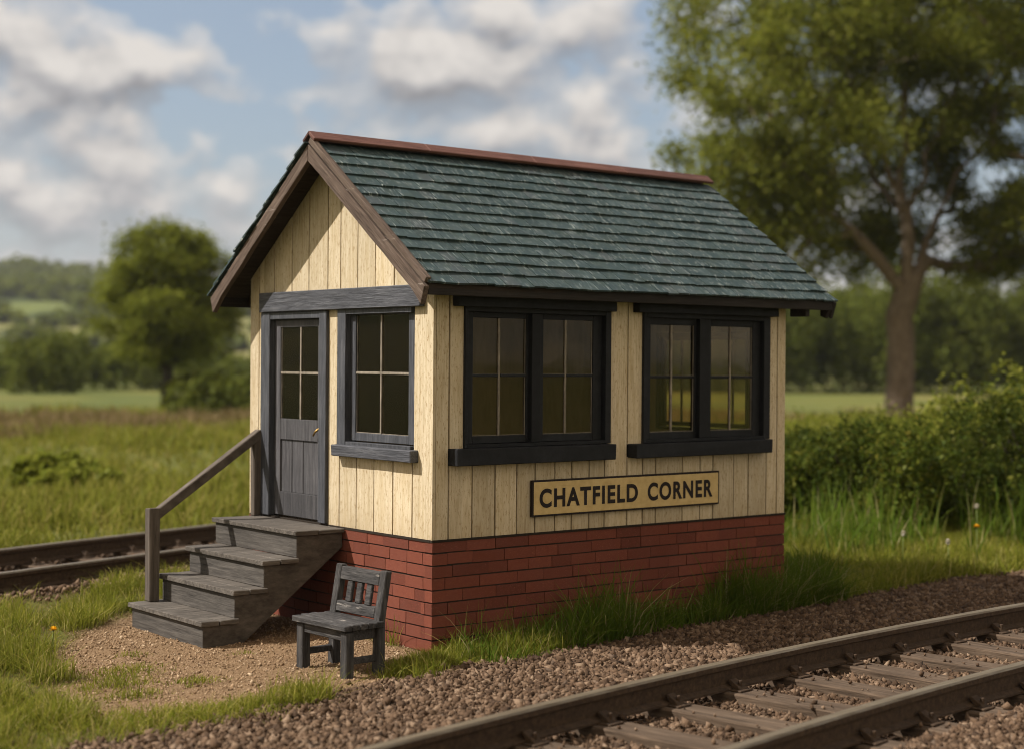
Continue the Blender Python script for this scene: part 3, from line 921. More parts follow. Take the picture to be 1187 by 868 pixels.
proto = sleeper_proto('', 'sleepers of the near track')
first = True; NSL = []
px = -7.9; sidx = 0
near_x = []
while px < 20: near_x.append(px); px += .735
vis = [x for x in near_x if -2.9 < x < 5.2]
ordn = ['leftmost', 'second', 'third', 'fourth', 'fifth', 'sixth', 'seventh', 'eighth', 'ninth', 'tenth', 'eleventh', 'twelfth', 'thirteenth']
for x in near_x:
    o = proto if first else copy_tree(proto); first = False
    s = float(track_near_s(x)); n = Vector((s, -1)).normalized()
    o.location = (x + n.x * gauge / 2, float(track_near(x)) + n.y * gauge / 2, random.uniform(-.004, .004))
    o.rotation_euler = (0, 0, math.atan(s) + random.uniform(-.03, .03))
    if x in vis:
        k = vis.index(x)
        o['label'] = ('leftmost' if k == 0 else ordn[k] + ' from the left') + ' of the weathered sleepers seen along the near track'
    else:
        o['label'] = 'weathered sleeper of the near track lying beyond the picture edge'
proto = sleeper_proto('blurred dark sleeper under the far track behind the hut', 'sleepers of the far track')
first = True
for x in np.arange(-9.5, 12.5, .72):
    o = proto if first else copy_tree(proto); first = False
    o.location = (float(x), float(track_back(x)), 0); o.rotation_euler = (0, 0, math.atan(.335) + random.uniform(-.03, .03))

# ------------------------------------------------------------------ stones
ICO_V = None
def ico():
    t = (1 + 5 ** .5) / 2
    v = np.array([(-1, t, 0), (1, t, 0), (-1, -t, 0), (1, -t, 0), (0, -1, t), (0, 1, t), (0, -1, -t), (0, 1, -t), (t, 0, -1), (t, 0, 1), (-t, 0, -1), (-t, 0, 1)], float)
    f = np.array([(0, 11, 5), (0, 5, 1), (0, 1, 7), (0, 7, 10), (0, 10, 11), (1, 5, 9), (5, 11, 4), (11, 10, 2), (10, 7, 6), (7, 1, 8), (3, 9, 4), (3, 4, 2), (3, 2, 6), (3, 6, 8), (3, 8, 9), (4, 9, 5), (2, 4, 11), (6, 2, 10), (8, 6, 7), (9, 8, 1)])
    return v / np.linalg.norm(v[0]), f


def stones(name, x, y, z, size, mat, label, cat='gravel', flat=.7, octa=False):
    if octa:
        v = np.array([(1, 0, 0), (-1, 0, 0), (0, 1, 0), (0, -1, 0), (0, 0, 1), (0, 0, -1)], float) * 1.15
        f = np.array([(4, 0, 2), (4, 2, 1), (4, 1, 3), (4, 3, 0), (5, 2, 0), (5, 1, 2), (5, 3, 1), (5, 0, 3)])
    else:
        v, f = ico()
    n = len(x); k = len(v)
    V = v[None] * (1 + RNG.uniform(-.42, .38, (n, k, 1))) + RNG.normal(0, .22, (n, k, 3))
    V = V * np.stack([RNG.uniform(.75, 1.3, n), RNG.uniform(.7, 1.1, n), RNG.uniform(.55, .95, n) * flat / .7], -1)[:, None]
    q = RNG.normal(size=(n, 4)); q /= np.linalg.norm(q, axis=1, keepdims=True)
    w, a, b, c = q[:, 0], q[:, 1], q[:, 2], q[:, 3]
    Rm = np.stack([1 - 2 * (b * b + c * c), 2 * (a * b - c * w), 2 * (a * c + b * w), 2 * (a * b + c * w), 1 - 2 * (a * a + c * c), 2 * (b * c - a * w), 2 * (a * c - b * w), 2 * (b * c + a * w), 1 - 2 * (a * a + b * b)], -1).reshape(n, 3, 3)
    V = np.einsum('nij,nkj->nki', Rm, V) * size[:, None, None] + np.stack([x, y, z], -1)[:, None]
    Fc = f[None] + (np.arange(n) * k)[:, None, None]
    o = np_mesh(name, V.reshape(-1, 3), [Fc.reshape(-1, 3)], mat)
    return tag(o, label, cat, kind='stuff')


N = 430000
x = RNG.uniform(-5, 11, N); y = RNG.uniform(-5.6, .6, N)
_, g_, _ = zones(x, y); keep = RNG.random(N) < g_ * np.clip(1.15 - np.maximum(0, x - 4) * .09, .3, 1)
keep &= ~((y < -1.5 - (x + 3.9) * .762) | (y < -5.2 + (x - 1.02) * .663)) | (RNG.random(N) < .2)
t1 = np.abs(y - track_near(x)); t2 = np.abs(y - (track_near(x) - 1.52))
keep &= (t1 > .06) & (t2 > .07)
x, y = x[keep], y[keep]
# keep most of the sleeper tops clear
clear = np.zeros(len(x), bool)
for sx in near_x:
    s = float(track_near_s(sx)); c = np.array([sx + s * .75, float(track_near(sx)) - .75])
    dx = (x - c[0]) + s * (y - c[1]); dy = (y - c[1]) - s * (x - c[0])
    clear |= (np.abs(dx) < .148) & (np.abs(dy) < 1.05)
k2 = (~clear) | (RNG.random(len(x)) < .010)
x, y, clear = x[k2], y[k2], clear[k2]
size = RNG.gamma(3.6, .0037, len(x)).clip(.006, .036)
tcen = np.abs(y - (track_near(x) - .76))
z = ground_z(x, y) + size * .35 + np.where(tcen < 1.0, RNG.uniform(-.005, .022, len(x)), RNG.uniform(0, .012, len(x)))
z = np.where(clear, .003 + size * .4, z)
stones('ballast_stones', x, y, z, size, M['stone'], 'brown crushed stone ballast around the near track and along the hut', octa=True)

N = 26000
x = RNG.uniform(-6, 12, N); y = track_back(x) + RNG.uniform(-2.0, 2.0, N)
keep = (RNG.random(N) < 1 - sstep(1.3, 1.9, np.abs(y - track_back(x)) / 1.055)); keep &= ~((x > -.2) & (x < 4.5) & (y < 3.3))
x, y = x[keep], y[keep]; size = RNG.gamma(4, .0055, len(x)).clip(.01, .05)
stones('ballast_stones', x, y, ground_z(x, y) + size * .3 + RNG.uniform(0, .03, len(x)), size, M['stone'], 'blurred brown ballast under the far track behind the steps', octa=True)


def pebble():
    t = NT('sandy_crumbs')
    c = t.ramp(t.island(), [(0, (.13, .082, .048)), (.4, (.24, .16, .095)), (.8, (.34, .24, .15)), (1, (.42, .32, .22))])
    return t.fin(c, .95, None, .1)
M['pebble'] = pebble()
N = 120000
x = RNG.uniform(-3.4, .2, N); y = RNG.uniform(-1.4, 3.4, N); s_, g_, _ = zones(x, y)
keep = (RNG.random(N) < s_ * (.25 + .75 * fbm(x * 3, y * 3, 71)))
x, y = x[keep], y[keep]; size = RNG.gamma(1.7, .0021, len(x)).clip(.0018, .019)
stones('sand_crumbs', x, y, ground_z(x, y) + size * .3, size, M['pebble'], 'sandy earth with crumbs of stone in front of the steps', 'earth', octa=True)

# ------------------------------------------------------------------ grass
def blades(name, x, y, h, w, mat, label, lean=.5, cat='grass', z=None, parent=None, bend=.6):
    n = len(x); z = ground_z(x, y) if z is None else z
    a = RNG.uniform(0, 2 * np.pi, n); ln = RNG.gamma(2, .5, n) * lean
    dx, dy = np.cos(a), np.sin(a)
    ta = a + RNG.uniform(-1.2, 1.2, n) + np.pi / 2; sx, sy = np.cos(ta), np.sin(ta)
    ts = [0, .38, .74, 1.0]; ws = [1, .85, .5]
    V = []
    for k, t in enumerate(ts):
        off = ln * h * (t * .25 + bend * t * t); hz = h * (t - .28 * ln.clip(0, 1.6) * t * t * bend)
        cx, cy, cz = x + dx * off, y + dy * off, z - .006 + hz
        if k < 3:
            V += [np.stack([cx - sx * w * ws[k] / 2, cy - sy * w * ws[k] / 2, cz], -1), np.stack([cx + sx * w * ws[k] / 2, cy + sy * w * ws[k] / 2, cz], -1)]
        else:
            V.append(np.stack([cx, cy, cz], -1))
    V = np.stack(V, 1); b = (np.arange(n) * 7)[:, None]
    Q = np.concatenate([b + np.array([[0, 1, 3, 2]]), b + np.array([[2, 3, 5, 4]])]); T = b + np.array([[4, 5, 6]])
    o = np_mesh(name, V.reshape(-1, 3), [Q, T], mat, parent)
    if parent is None: tag(o, label, cat, kind='stuff')
    return o


def hutmask(x, y): return ~((x > -.02) & (x < L + .02) & (y > -.015) & (y < W + .02)) & ~((x > -1.4) & (x < 0) & (y > 1.25) & (y < 2.66))


# lawn at the left foreground
N = 230000
x = RNG.uniform(-6.5, 1.2, N); y = RNG.uniform(-2.2, 6.2, N); s_, g_, tb_ = zones(x, y)
cl = fbm(x * 1.7, y * 1.7, 41)
c2 = fbm(x * 5.5, y * 5.5, 43)
d_ = (1 - s_) ** 1.8 * (1 - g_) ** 1.3 * (.05 + 1.3 * sstep(.36, .56, cl)) * (.12 + 1.3 * sstep(.40, .54, c2))
keep = (RNG.random(N) < d_) & hutmask(x, y) & (tb_ > 1.3)
x, y = x[keep], y[keep]; cl = .5 * cl[keep] + .5 * c2[keep]
h = RNG.uniform(.05, .17, len(x)) * (.45 + 1.25 * sstep(.33, .6, cl))
blades('lawn_grass', x, y, h, RNG.uniform(.005, .010, len(x)), M['grass'], 'short bright green grass left of the steps and sandy patch', .75)
N = 60000
x = RNG.uniform(-6, 1.2, N); y = RNG.uniform(-2.0, 6.0, N); s_, g_, tb_ = zones(x, y)
keep = (RNG.random(N) < (1 - s_) * (1 - g_) * .8 + .25 * (s_ > .05) * (s_ < .9)) & hutmask(x, y) & (tb_ > 1.3)
x, y = x[keep], y[keep]
blades('dry_thatch', x, y, RNG.uniform(.03, .075, len(x)), RNG.uniform(.004, .008, len(x)), M['grass_dry'], 'dry straw coloured thatch between the tufts of the lawn', 1.6)
# small tufts on the sand
xs_, ys_, hs_ = [], [], []
for cx, cy, r, k, hh in [(-2.05, .11, .14, 260, .08), (-2.38, -1.02, .34, 1500, .14), (-2.1, -.93, .2, 900, .13), (-2.6, -.04, .16, 330, .09), (-1.61, -.6, .15, 420, .09), (-3.2, -.9, .5, 2300, .15), (-1.95, -.95, .25, 900, .13), (-2.7, -.95, .3, 1000, .13),
                         (-.5, -.5, .24, 1300, .13), (-.25, -.38, .25, 1300, .15), (.05, -.25, .22, 900, .16), (-.75, -.62, .16, 400, .09), (-1.2, .9, .1, 60, .05), (-2.3, .75, .25, 500, .09), (-2.55, .4, .22, 500, .10), (-1.95, 1.35, .12, 120, .06), (.35, -.3, .25, 600, .12)]:
    k = int(k * (.5 if cy < -.85 else .8)); a = RNG.normal(0, r * .62, (k, 2)); xs_.append(cx + a[:, 0] * 1.3); ys_.append(cy + a[:, 1] * .9); hs_.append(RNG.uniform(.5, 1.15, k) * hh * np.exp(-(a ** 2).sum(1) / (2 * r * r)))
x = np.concatenate(xs_); y = np.concatenate(ys_); h = np.concatenate(hs_); k = hutmask(x, y)
blades('grass_tufts', x[k], y[k], h[k], RNG.uniform(.005, .009, k.sum()), M['grass'], 'small tufts of grass growing through the sandy earth', .9)
# tall grass along the foot of the front wall
N = 11500
x = RNG.uniform(.05, 4.9, N); wdt = np.clip(-edge_y(x) + .04, .1, 1); y = -RNG.random(N) ** 1.25 * (wdt + .05) - .02
cl = fbm(x * 2.4, y * 2.4 + 7, 51)
keep = RNG.random(N) < (.35 + 1.1 * sstep(.35, .6, cl)) * (.22 + .78 * sstep(.4, 1.7, x))
x, y, cl = x[keep], y[keep], cl[keep]
h = RNG.gamma(5, .062, len(x)).clip(.08, .62) * (.40 + .85 * sstep(.3, .65, cl)) * np.clip(.75 + x * .12, .7, 1.15) * (.6 + .4 * sstep(.3, 1.5, x))
blades('tall_grass', x, y, h, RNG.uniform(.007, .015, len(x)), M['grass_tall'], 'tall green grass growing against the brick base under the name board', .8)
# long wisps at the near corner
x = RNG.uniform(.1, .9, 60); y = RNG.uniform(-.5, -.08, 60)
blades('grass_wisps', x, y, RNG.uniform(.28, .48, 60), np.full(60, .006), M['grass_tall'], 'long pale wisps of grass by the near brick corner', .5)
# verge right of the hut
N = 120000
x = RNG.uniform(4.0, 15, N); y = RNG.uniform(-1.4, 7, N); s_, g_, tb_ = zones(x, y)
cl = fbm(x * 1.1, y * 1.1, 61)
keep = (RNG.random(N) < (1 - g_) ** 1.3 * (.35 + sstep(.3, .6, cl))) & hutmask(x, y) & (tb_ > 1.3)
x, y, cl = x[keep], y[keep], cl[keep]
h = RNG.uniform(.08, .20, len(x)) * (.6 + 1.0 * sstep(.3, .65, cl))
blades('verge_grass', x, y, h, RNG.uniform(.008, .014, len(x)), M['grass'], 'sunlit grass verge between the near track and the bramble bank', .8)
# dense clump at the far front corner of the hut
cp = thing('grass_clump', 'dense tall clump of dark green grass at the far brick corner', 'plant', (4.75, .25, 0))
k = 420; a = RNG.normal(0, .13, (k, 2))
blades('leaf_blades', a[:, 0] * 1.3, a[:, 1], RNG.uniform(.25, .58, k), RNG.uniform(.014, .026, k), M['grass_tall'], None, .5, z=np.zeros(k), parent=cp)
# meadow beyond the far track
N = 130000
rr = 8 + 55 * RNG.random(N) ** 1.6; aa = np.radians(RNG.uniform(12, 60, N))
x = -7.53 + (rr + 9) * np.sin(aa); y = -10.32 + (rr + 9) * np.cos(aa)
tbk = (y - track_back(x)) / 1.055
cl = fbm(x * .35, y * .35, 81); keep = (tbk > 1.55) & (RNG.random(N) < .35 + sstep(.3, .6, cl)) & ~((x > 8) & (y < 6))
x, y, cl, rr = x[keep], y[keep], cl[keep], rr[keep]
h = RNG.uniform(.15, .34, len(x)) * (.6 + .9 * sstep(.35, .65, cl)) * (1 + rr * .006)
dry = (fbm(x * .11, y * .11, 91) + .16 * sstep(26, 40, rr) - .1 * sstep(46, 58, rr)) > .575
blades('meadow_grass', x[~dry], y[~dry], h[~dry], (.012 + .0012 * rr[~dry]), M['grass_field'], 'soft blurred green meadow behind the far track', .7)
blades('dry_meadow_grass', x[dry], y[dry], h[dry] * 1.15, (.012 + .0012 * rr[dry]), M['grass_dry'], 'band of brownish seeding grass in the meadow', .6)

# ------------------------------------------------------------------ leaves and trees
def leaves(P, size, up=.3, aspect=.55):
    """diamond leaves at points P: returns verts, quads"""
    n = len(P); d = RNG.normal(size=(n, 3)); d[:, 2] = d[:, 2] * .7 - .25; d /= np.linalg.norm(d, axis=1, keepdims=True)
    nn = RNG.normal(size=(n, 3)); nn[:, 2] = np.abs(nn[:, 2]) + up; s = np.cross(d, nn); s /= np.linalg.norm(s, axis=1, keepdims=True)
    sz = (size * RNG.uniform(.6, 1.35, n))[:, None]
    up_ = np.cross(s, d)
    V = np.stack([P - d * sz * .5, P + s * sz * aspect * .5 + up_ * sz * .12, P + d * sz * .5, P - s * sz * aspect * .5 + up_ * sz * .12], 1)
    Fq = (np.arange(n) * 4)[:, None] + np.array([[0, 1, 2, 3]])
    return V.reshape(-1, 3), Fq


def skeleton(limbs, targets, jitter, rtip, power=.47, rbase=None):
    """limbs: polylines that start the skeleton; targets: points to be reached. returns nodes, parents, radii"""
    P = []; par = []
    for poly in limbs:
        start = None
        for i, p in enumerate(poly):
            p = np.array(p, float)
            if i == 0 and P:
                start = int(np.argmin(((np.array(P) - p) ** 2).sum(1))); last = start; continue
            if i == 0: P.append(p); par.append(-1); last = 0; continue
            q0 = P[last]; k = max(1, int(np.linalg.norm(p - q0) / .9))
            for j in range(1, k + 1):
                P.append(q0 + (p - q0) * j / k + RNG.normal(0, jitter * .25, 3)); par.append(last); last = len(P) - 1
    base = np.array(P[len(limbs[0]) - 1]) if len(limbs[0]) > 1 else np.array(P[0])
    order = np.argsort(((targets - base) ** 2).sum(1))
    tips = []
    for t in targets[order]:
        A = np.array(P); d = np.linalg.norm(A - t, axis=1) + 1.2 * np.clip(A[:, 2] - t[2] + .2, 0, None) + (A[:, 2] < base[2] * .75) * 99
        i = int(np.argmin(d)); q0 = P[i]; k = max(1, int(np.linalg.norm(t - q0) / 1.0)); last = i
        for j in range(1, k + 1):
            f = j / k
            P.append(q0 + (t - q0) * f + RNG.normal(0, jitter * (1 - f) + .01, 3) + np.array([0, 0, .25 * jitter * math.sin(f * 3.14)])); par.append(last); last = len(P) - 1
        tips.append(last)
    P = np.array(P); cnt = np.zeros(len(P)); hasch = np.zeros(len(P), bool)
    for p in par:
        if p >= 0: hasch[p] = True
    for i in range(len(P) - 1, -1, -1):
        if not hasch[i]: cnt[i] = 1
        if par[i] >= 0: cnt[par[i]] += cnt[i]
    rad = rtip * cnt ** power
    if rbase: rad *= rbase / rad[0]
    return P, par, rad, tips


def tubes(P, par, rad, n=9):
    """one continuous tapered tube per branch: each node passes on to its thickest child, the others start new branches"""
    kids = [[] for _ in par]
    for i, p in enumerate(par):
        if p >= 0: kids[p].append(i)
    mb = MB(); starts = [(0, None)]
    while starts:
        i, frm = starts.pop()
        ch = [] if frm is None else [frm]
        ch.append(i)
        while kids[i]:
            k = sorted(kids[i], key=lambda q: -rad[q]); starts += [(q, i) for q in k[1:]]
            i = k[0]; ch.append(i)
        if len(ch) < 2: continue
        rr = [rad[q] for q in ch]
        if frm is not None: rr[0] = min(rad[frm] * .8, rad[ch[1]] * 1.25)
        mb.tube([P[q] for q in ch], rr, n if rr[0] > .08 else 5, cap=False)
    return mb


def blob_points(lobes, n, shell=.55):
    """random points in the outer part of a union of ellipsoids (cx,cy,cz,rx,ry,rz)"""
    lobes = np.array(lobes, float); vol = lobes[:, 3] * lobes[:, 4] * lobes[:, 5]
    w = (lobes[:, 3] * lobes[:, 4] * lobes[:, 5]) ** (2 / 3); k = RNG.choice(len(lobes), n, p=w / w.sum())
    d = RNG.normal(size=(n, 3)); d /= np.linalg.norm(d, axis=1, keepdims=True)
    r = shell + (1 - shell) * RNG.random(n) ** .6
    return lobes[k, :3] + d * lobes[k, 3:] * r[:, None]


def make_tree(name, label, cat, loc, rz, limbs, targets, per, spread, leafsize, leafmat, bark, rbase, rtip, jitter=.35, trunkflare=None, group=None, power=.47):
    t = thing(name, label, cat, loc, rz, group)
    P, par, rad, tips = skeleton(limbs, targets, jitter, rtip, power, rbase)
    if trunkflare:
        rad = rad * (1 + trunkflare * np.exp(-P[:, 2] / .8))
    tb = tubes(P, par, rad)
    # smooth main stem over the bole, so that the trunk is one clean taper
    tb.build('trunk', bark, t, smooth=True, local=True)
    C = P[tips]
    cl = np.repeat(C, per, 0)
    sp = np.repeat(RNG.uniform(.55, 1.25, len(C)), per)[:, None] * spread
    pts = cl + RNG.normal(size=cl.shape) * sp * np.array([1, 1, .7]) + np.array([0, 0, -.12 * spread])
    V, Fq = leaves(pts, leafsize)
    np_mesh('crown', V, [Fq], leafmat, t)
    return t


CAM_YAW = math.atan2(.63, .78)
# big tree on the right: local x runs to the right of the picture, local y away from it
limbs = [[(0, 0, -.2), (.05, .05, 1.8), (.12, .0, 3.6), (.15, 0, 5.6)],
         [(.15, 0, 5.6), (.3, .1, 7.4), (.1, .3, 9.4), (.2, .2, 14), (.3, 0, 18.5), (.2, 0, 22)],
         [(.15, 0, 5.4), (-1.0, -.6, 6.5), (-2.0, -1.0, 7.7), (-4.2, -1.4, 8.8), (-6.5, -1.6, 10.2)],
         [(.15, 0, 5.6), (1.2, .2, 7.3), (2.0, .3, 9.2), (3.6, .6, 11.6), (6.0, .8, 14)],
         [(.2, .2, 9.2), (-1.4, -.8, 11.6), (-2.6, -1.6, 14.4), (-4.6, -2.4, 17)],
         [(.2, .2, 8.6), (1.4, -.6, 11.6), (2.4, -1.2, 15), (3.6, -1.8, 19)],
         [(.2, .2, 8.0), (-.5, 2.4, 10.5), (-1.2, 4.6, 14)],
         [(1.2, .2, 7.3), (2.4, 2.2, 9), (4.2, 4.2, 11)]]
n = 560
d = RNG.normal(size=(n, 3)); d /= np.linalg.norm(d, axis=1, keepdims=True); r = (RNG.random(n) ** .42)[:, None]
tg = np.array([.3, 0, 14.6]) + d * r * np.array([10.2, 9.0, 9.9])
low = tg[:, 2] < 6.2; tg[low, 2] = 6.2 + RNG.random(low.sum()) * 2.5
# uneven outline: push lobes in and out
az_ = np.arctan2(tg[:, 1], tg[:, 0]); f_ = 1 + .16 * np.sin(3 * az_ + .7 * tg[:, 2]) + .10 * np.sin(5 * az_ - 1.3 * tg[:, 2])
tg[:, :2] *= f_[:, None]
# open gaps in the crown
holes = RNG.normal(size=(15, 3)) * np.array([6, 6, 5]) + np.array([0, -2, 13])
dm = np.min(np.linalg.norm(tg[:, None] - holes[None], axis=2), axis=1); tg = tg[dm > 1.3]
ex_ = np.stack([RNG.uniform(-9.6, -3, 44), RNG.uniform(-4, 3, 44), RNG.uniform(5.6, 11, 44)], -1)        # hanging lower left boughs
ex2 = np.stack([RNG.uniform(2.8, 11, 48), RNG.uniform(-4, 4, 48), RNG.uniform(6.4, 10, 48)], -1)
tg = np.concatenate([tg, ex_, ex2]); tg = tg[tg[:, 0] > -9.4]
tg = tg[~((tg[:, 1] < 1.5) & (np.abs(tg[:, 0] - .4) < 3.1 - .15 * (tg[:, 2] - 6)) & (tg[:, 2] > 5) & (tg[:, 2] < 14) & (RNG.random(len(tg)) < .93))]
make_tree('broadleaf_tree', 'big spreading tree with thick pale trunk on the right', 'tree', (45.6, 30.3, 0), -CAM_YAW, limbs, tg, 400, .62, .215, M['leaf_big'], M['bark'], .56, .034, .45, .15, power=.60)

# round tree on the left
limbs = [[(0, 0, -.2), (0, 0, 1.0), (.1, 0, 2.0)], [(.1, 0, 2.0), (.0, .2, 4), (.2, 0, 6.2), (.1, 0, 8.2)], [(.1, 0, 2.0), (-1.1, -.4, 3.4), (-2.2, -.6, 4.6)], [(.1, 0, 2.1), (1.2, .3, 3.6), (2.4, .2, 4.8)]]
n = 260
d = RNG.normal(size=(n, 3)); d /= np.linalg.norm(d, axis=1, keepdims=True); r = (RNG.random(n) ** .4)[:, None]
tg = np.array([.05, 0, 5.1]) + d * r * np.array([3.15, 3.0, 3.85])
tg[:, 2] = np.minimum(tg[:, 2], 8.5 + RNG.uniform(-.4, .3, len(tg)))
az_ = np.arctan2(tg[:, 1], tg[:, 0]); tg[:, :2] *= (1 + .10 * np.sin(3 * az_ + 1.1 * tg[:, 2]))[:, None]
low = tg[:, 2] < 2.5; tg = tg[~low | (RNG.random(len(tg)) < .5)]; low = tg[:, 2] < 2.5; tg[low, 2] = 2.5 + RNG.random(low.sum())
make_tree('broadleaf_tree', 'round green tree standing alone in the meadow left of the hut', 'tree', (27.0, 58.2, 0), -CAM_YAW, limbs, tg, 230, .40, .19, M['leaf_left'], M['bark_dark'], .26, .02, .3, .3)


def bush(name, label, loc, rad, hgt, nleaf, leaf, mat, cat='bush', group=None, rz=0.0):
    t = thing(name, label, cat, loc, rz, group)
    lob = [(0, 0, hgt * .36, rad * .7, rad * .6, hgt * .36)]
    for k in range(16):
        a = RNG.uniform(0, 6.28); q = rad * math.sqrt(RNG.uniform(.05, 1)); e = 1 - .55 * (q / rad) ** 2
        lob.append((math.cos(a) * q, math.sin(a) * q * .8, hgt * RNG.uniform(.2, .74) * e, rad * RNG.uniform(.14, .34), rad * RNG.uniform(.14, .34), hgt * RNG.uniform(.12, .28)))
    pts = blob_points(lob, nleaf, .25); pts += RNG.normal(0, .06 * rad, pts.shape) * (RNG.random(len(pts)) < .35)[:, None]
    # arching sprays that break the outline
    for k in range(38):
        a = RNG.uniform(0, 6.28); q0 = rad * RNG.uniform(.1, .7); ln_ = rad * RNG.uniform(.25, .7); tt = RNG.random(45)
        arc = np.stack([math.cos(a) * (q0 + ln_ * tt), math.sin(a) * .8 * (q0 + ln_ * tt), hgt * (.7 + RNG.uniform(.25, .6) * np.sin(tt * 2.4) - .35 * tt * tt) * (1 - .4 * (q0 / rad) ** 2)], -1)
        pts = np.concatenate([pts, arc + RNG.normal(0, .045, arc.shape)])
    pts[:, 2] = np.maximum(pts[:, 2], .03)
    V, Fq = leaves(pts, leaf, aspect=.6)
    np_mesh('foliage', V, [Fq], mat, t)
    m = MB()
    for k in range(9):
        a = RNG.uniform(0, 6.28); q = rad * RNG.uniform(.2, .6); hh = hgt * RNG.uniform(.5, .95)
        m.tube([(math.cos(a) * .1, math.sin(a) * .1, -.05), (math.cos(a) * q * .5, math.sin(a) * q * .5, hh * .6), (math.cos(a) * q, math.sin(a) * q, hh)], [.03, .018, .006], 5, False)
    m.build('stems', M['bark_dark'], t, local=True)
    return t


def px_at(u, D):
    """ground point D metres ahead of the photographer along the bearing of picture column u (bearing in degrees is linear enough here)"""
    b = (u - 593.5) / 1844.3
    return np.array([-7.53 + D * (.6285 + .7778 * b), -10.32 + D * (.7778 - .6285 * b)])


BR = np.random.default_rng(5)
for k in range(17):
    u = 875 + 24 * k + BR.uniform(-14, 14); D = BR.uniform(21.5, 25.5)
    zt = 2.34 - (np.interp(u, [870, 1000, 1060, 1110, 1160, 1270], [512, 500, 488, 472, 446, 428]) - 420) / 1844 * D
    zt *= BR.uniform(.58, 1.08); rad = BR.uniform(.75, 1.6)
    p = px_at(u, D); z0 = float(ground_z(p[0], p[1]))
    bush('bramble_bush', 'dense leafy bramble bush in the thicket on the bank right of the hut', (p[0], p[1], z0 - .1), rad, max(.55, zt - z0 + .1), int(5000 + 5500 * rad), .075, M['leaf_bush'] if k % 3 == 1 else M['leaf_bramble_shade'], group='bramble bushes on the bank')
for u, D, rad, zt, lab in [(1060, 38, 3.0, 1.25, 'bushy undergrowth at the foot of the big tree'), (1150, 27, 1.9, 1.85, 'broad sunlit bush behind the bramble bank, right of the trunk'), (1212, 25, 1.8, 2.3, 'yellowish bush cut by the right edge behind the brambles'), (960, 34, 3.4, .95, 'low pale weeds below the bright meadow strip'), (1105, 26, 1.3, 1.35, 'small light green bush rising between the brambles near the right edge'), (1035, 27, 1.2, 1.05, 'small light green bush on the bank left of the trunk foot')]:
    p = px_at(u, D); z0 = float(ground_z(p[0], p[1])); bush('bush', lab, (p[0], p[1], z0 - .1), rad, max(.6, zt - z0), 14000, .10, M['leaf_big'])
# upright weeds standing before the brambles
N = 8000
uu = RNG.uniform(880, 1260, N); DD = RNG.uniform(18.8, 22.5, N); p = np.stack([px_at(a, b) for a, b in zip(uu, DD)])
kk = (fbm(p[:, 0] * 1.3, p[:, 1] * 1.3, 77) > .42)
blades('rank_weeds', p[kk, 0], p[kk, 1], RNG.gamma(3, .13, kk.sum()).clip(.12, .95), RNG.uniform(.010, .026, kk.sum()), M['grass_tall'], 'rank dark weeds at the foot of the bramble bank', .45, 'weeds')

N = 9000
uu = RNG.uniform(870, 1270, N); DD = RNG.uniform(25.5, 36, N); p = np.stack([px_at(a, b) for a, b in zip(uu, DD)])
kk = (fbm(p[:, 0] * .8, p[:, 1] * .8, 78) > .44); zt_ = 2.34 - (np.interp(uu, [870, 1000, 1060, 1110, 1160, 1270], [500, 480, 470, 452, 432, 415]) - 420) / 1844 * DD
gzv = ground_z(p[:, 0], p[:, 1]); hh_ = np.clip((zt_ - gzv) * RNG.uniform(.55, 1.0, N), .2, 1.5)
blades('bank_grass', p[kk, 0], p[kk, 1], hh_[kk], RNG.uniform(.012, .028, kk.sum()), M['leaf_bush'], 'tall soft grasses standing behind the bushes on the bank', .55, 'grass')
for u, D, rad, hg, lab in [(62, 29, .75, .55, 'low dark shrub in the meadow behind the far track'), (95, 27.5, .7, .42, 'smaller dark shrub right of the low meadow shrub'), (262, 66, 2.2, 1.7, 'dark green shrub seen between the round tree and the hut'),
                           (45, 108, 2.6, 3.4, 'round shrub standing out of the distant tree row'), (232, 74, 1.6, 1.5, 'pale green shrub at the foot of the round tree')]:
    p = px_at(u, D); bush('shrub', lab, (p[0], p[1], float(ground_z(p[0], p[1])) - .05), rad, hg, 3000, .10 + D * .002, M['leaf_left'] if u in (232, 62, 95) else M['leaf_wood'], 'shrub')


def canopy_mass(name, label, specs, nper, leaf, mat):
    V = []; Fq = []; b = 0
    for (x, y, z0, r, h) in specs:
        lob = [(0, 0, h * .5, r * .8, r * .8, h * .5)]
        for k in range(6):
            a = RNG.uniform(0, 6.28); q = r * RNG.uniform(.3, .75)
            lob.append((math.cos(a) * q, math.sin(a) * q, h * RNG.uniform(.25, .8), r * RNG.uniform(.3, .5), r * RNG.uniform(.3, .5), h * RNG.uniform(.14, .25)))
        pts = blob_points(lob, nper, .6) + np.array([x, y, z0])
        v, f = leaves(pts, leaf, aspect=.7); V.append(v); Fq.append(f + b); b += len(v)
    o = np_mesh(name, np.concatenate(V), [np.concatenate(Fq)], mat)
    return tag(o, label, 'trees', kind='stuff')


sp = []
for u in np.arange(540, 1560, 30):
    for D in (135, 148):
        p = px_at(u + RNG.uniform(-12, 12), D + RNG.uniform(-6, 6)); sp.append((p[0], p[1], -.4, RNG.uniform(3.2, 4.8), RNG.uniform(9.0, 12.5)))
canopy_mass('woodland', 'blurred dark green wood behind the big tree', sp, 2600, .42, M['leaf_wood'])
sp = []
for u in np.arange(-160, 560, 26):
    p = px_at(u + RNG.uniform(-10, 10), 128 + RNG.uniform(-6, 6)); sp.append((p[0], p[1], -.3, RNG.uniform(2.0, 3.2), RNG.uniform(3.0, 5.0)))
canopy_mass('hedgerow', 'distant dark row of trees along the edge of the meadow', sp, 1300, .36, M['leaf_wood'])

